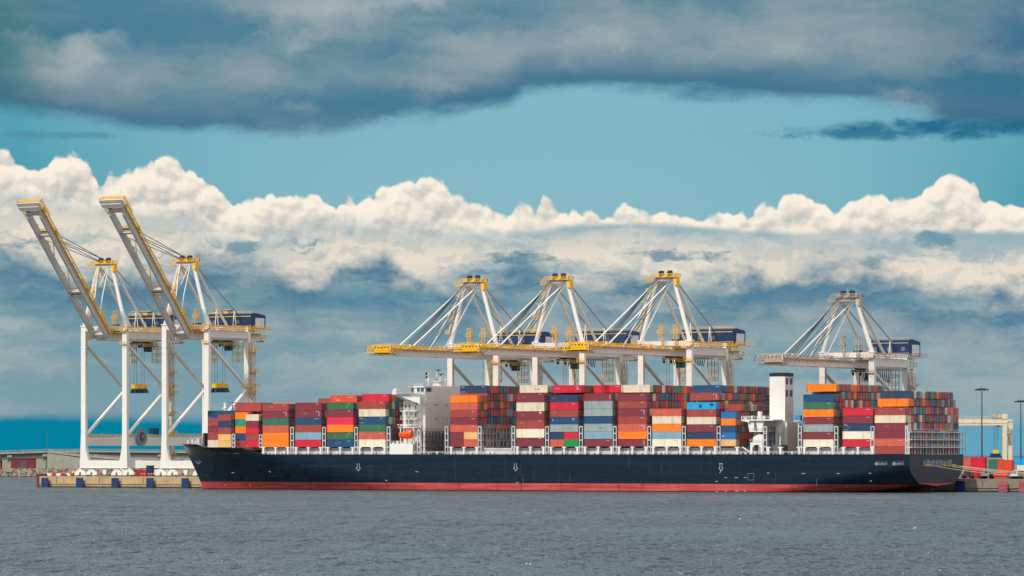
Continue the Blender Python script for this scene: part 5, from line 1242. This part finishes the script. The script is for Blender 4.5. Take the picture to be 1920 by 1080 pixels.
# clutter on the quay apron between the crane legs
def barrier(x, b, w_, hgt, m, label, cat, name):
    a = PA(x, b); t = MB().box(-w_/2, w_/2, 0, 1.0, .12, hgt).box(-w_/2+.15, w_/2-.15, .1, .9, 0, .117); o = t.build(name, m, None, loc=(a, b, QZ)); tag(o, label, cat); return o
c20 = lambda x, b, col_, lab: container(col_, (PA(x, b), b, QZ+.02), 20, 2.6, lab, 'containers standing on the quay', doors=False, name='quay_container')
c20(246, 70, 'burgundy', 'burgundy container on the quay between the two left cranes')
c20(258, 70, 'crimson', 'short crimson container beside the burgundy one on the quay')
o = MB().box(0, 2.4, 0, 2.4, 0, 4.2).box(-.15, 2.55, -.15, 2.55, 4.203, 4.5).box(.5, 1.5, -.05, -.003, .1, 2.1, 0).build('kiosk', DBLUE, None, loc=(PA(274, 64), 64, QZ)); tag(o, 'narrow dark blue kiosk on the quay between the left cranes', 'kiosk')
for i, x in enumerate((101, 118, 133)):
    barrier(x, 60, 2.4, 1.3, REDP, '%s red barrier from the left on the quay end' % words[i], 'barrier', 'road_barrier')
for i, x in enumerate((92, 109, 127)):
    barrier(x, 58, 2.2, 1.1, SHIPW, '%s white block from the left on the quay end' % words[i], 'barrier', 'concrete_block')
def van(x, b, m, label):
    a = PA(x, b); t = thing('parked_van', (a, b, QZ), label, 'van')
    MB().prism([(-2.4, .4), (2.4, .4), (2.4, 2.1), (-1.2, 2.1), (-1.9, 1.3), (-2.4, 1.1)], 'y', 0, 1.9).build('body', m, t)
    MB().box(-1.0, .2, -.03, -.003, 1.3, 1.9).box(2.403, 2.43, .2, 1.7, 1.3, 1.9).build('window', GLASS, t)
    for xx in (-1.5, 1.5): MB().tube((xx, -.03, .38), (xx, .25, .38), .38, .38, 14).build('wheel', TYRE, t)
van(141, 62, SHIPW, 'small white van parked on the quay left of the first crane')
def cone_(x, b, i, lab):
    t = thing('safety_post', (PA(x, b), b, QZ), lab, 'post', 'red posts on the quay'); MB().tube((0, 0, 0), (0, 0, 1.5), .28, .22, 10).build('post', REDP, t); MB().tube((0, 0, .9), (0, 0, 1.2), .3, .29, 10).build('band', SHIPW, t)
for i, x in enumerate((266, 271, 279, 284, 288)): cone_(x, 55+i % 2, i, '%s red post from the left beside the dark blue kiosk' % words[i])

# ------------------------------------------------------------------ gulls
def bird(x, y, m, label, Y=None, z=0.0, span=1.3, fly=False):
    if Y is None: Y = (HC-z)*F/(y-HY)
    a = PXY(x, Y); t = thing('seagull' if m is GULL else 'bird', (a[0], a[1], z if Y else 0), label, 'bird', rz=T)
    t.scale = (.6,)*3 if fly else (.36,)*3
    b = MB(); n = 9; vs = []; 
    for i in range(n):
        s = i/(n-1); r = .16*math.sin(math.pi*min(.97, max(.06, s)))**.7
        for k in range(8): q = 2*math.pi*k/8; vs.append(((s-.5)*.75, r*math.cos(q), .12+r*math.sin(q)+.05*s))
    b.quads(vs, [(i*8+k, i*8+(k+1) % 8, (i+1)*8+(k+1) % 8, (i+1)*8+k) for i in range(n-1) for k in range(8)]+[tuple(range(8)), tuple(range(n*8-1, n*8-9, -1))])
    b.tube((.33, 0, .2), (.47, 0, .27), .1, .08, 8); b.build('body', m, t, smooth=True)
    MB().tube((.47, 0, .27), (.58, 0, .25), .03, .01, 6).build('beak', MOOR, t)
    for s in (-1, 1):
        w_ = MB(); e = span/2
        pts = [(-.2, .08), (.15, .08), (.22, e*.5), (.05, e), (-.05, e*.95), (-.12, e*.5)] if fly else [(-.3, .05), (.2, .08), (.1, .2), (-.35, .12)]
        z0 = .2; w_.quads([(px_, s*py_, z0+(.35 if fly else 0)*math.sin(py_/e*1.6)) for px_, py_ in pts]+[(px_, s*py_, z0-.03+(.35 if fly else 0)*math.sin(py_/e*1.6)) for px_, py_ in pts],
                          [tuple(range(len(pts))), tuple(range(2*len(pts)-1, len(pts)-1, -1))]+[(i, (i+1) % len(pts), len(pts)+(i+1) % len(pts), len(pts)+i) for i in range(len(pts))])
        w_.build('wing', m, t)
bird(1387, 974, GULL, 'white gull flying low over the water below the ship, left of two', Y=860, z=HC-(974-HY)*860/F, fly=True)
bird(1715, 991, GULL, 'white gull flying low over the water on the right', Y=760, z=HC-(991-HY)*760/F, fly=True)
bird(987, 1057.5, GULL, 'white gull floating near the bottom edge, left of a pair')
bird(993.5, 1058.2, GULL, 'white gull floating near the bottom edge, right of a pair')
bird(248, 737, BLACK, 'dark bird flying below the hanging spreader of the leftmost crane', Y=1500, z=HC-(737-HY)*1500/F, span=3.4, fly=True)
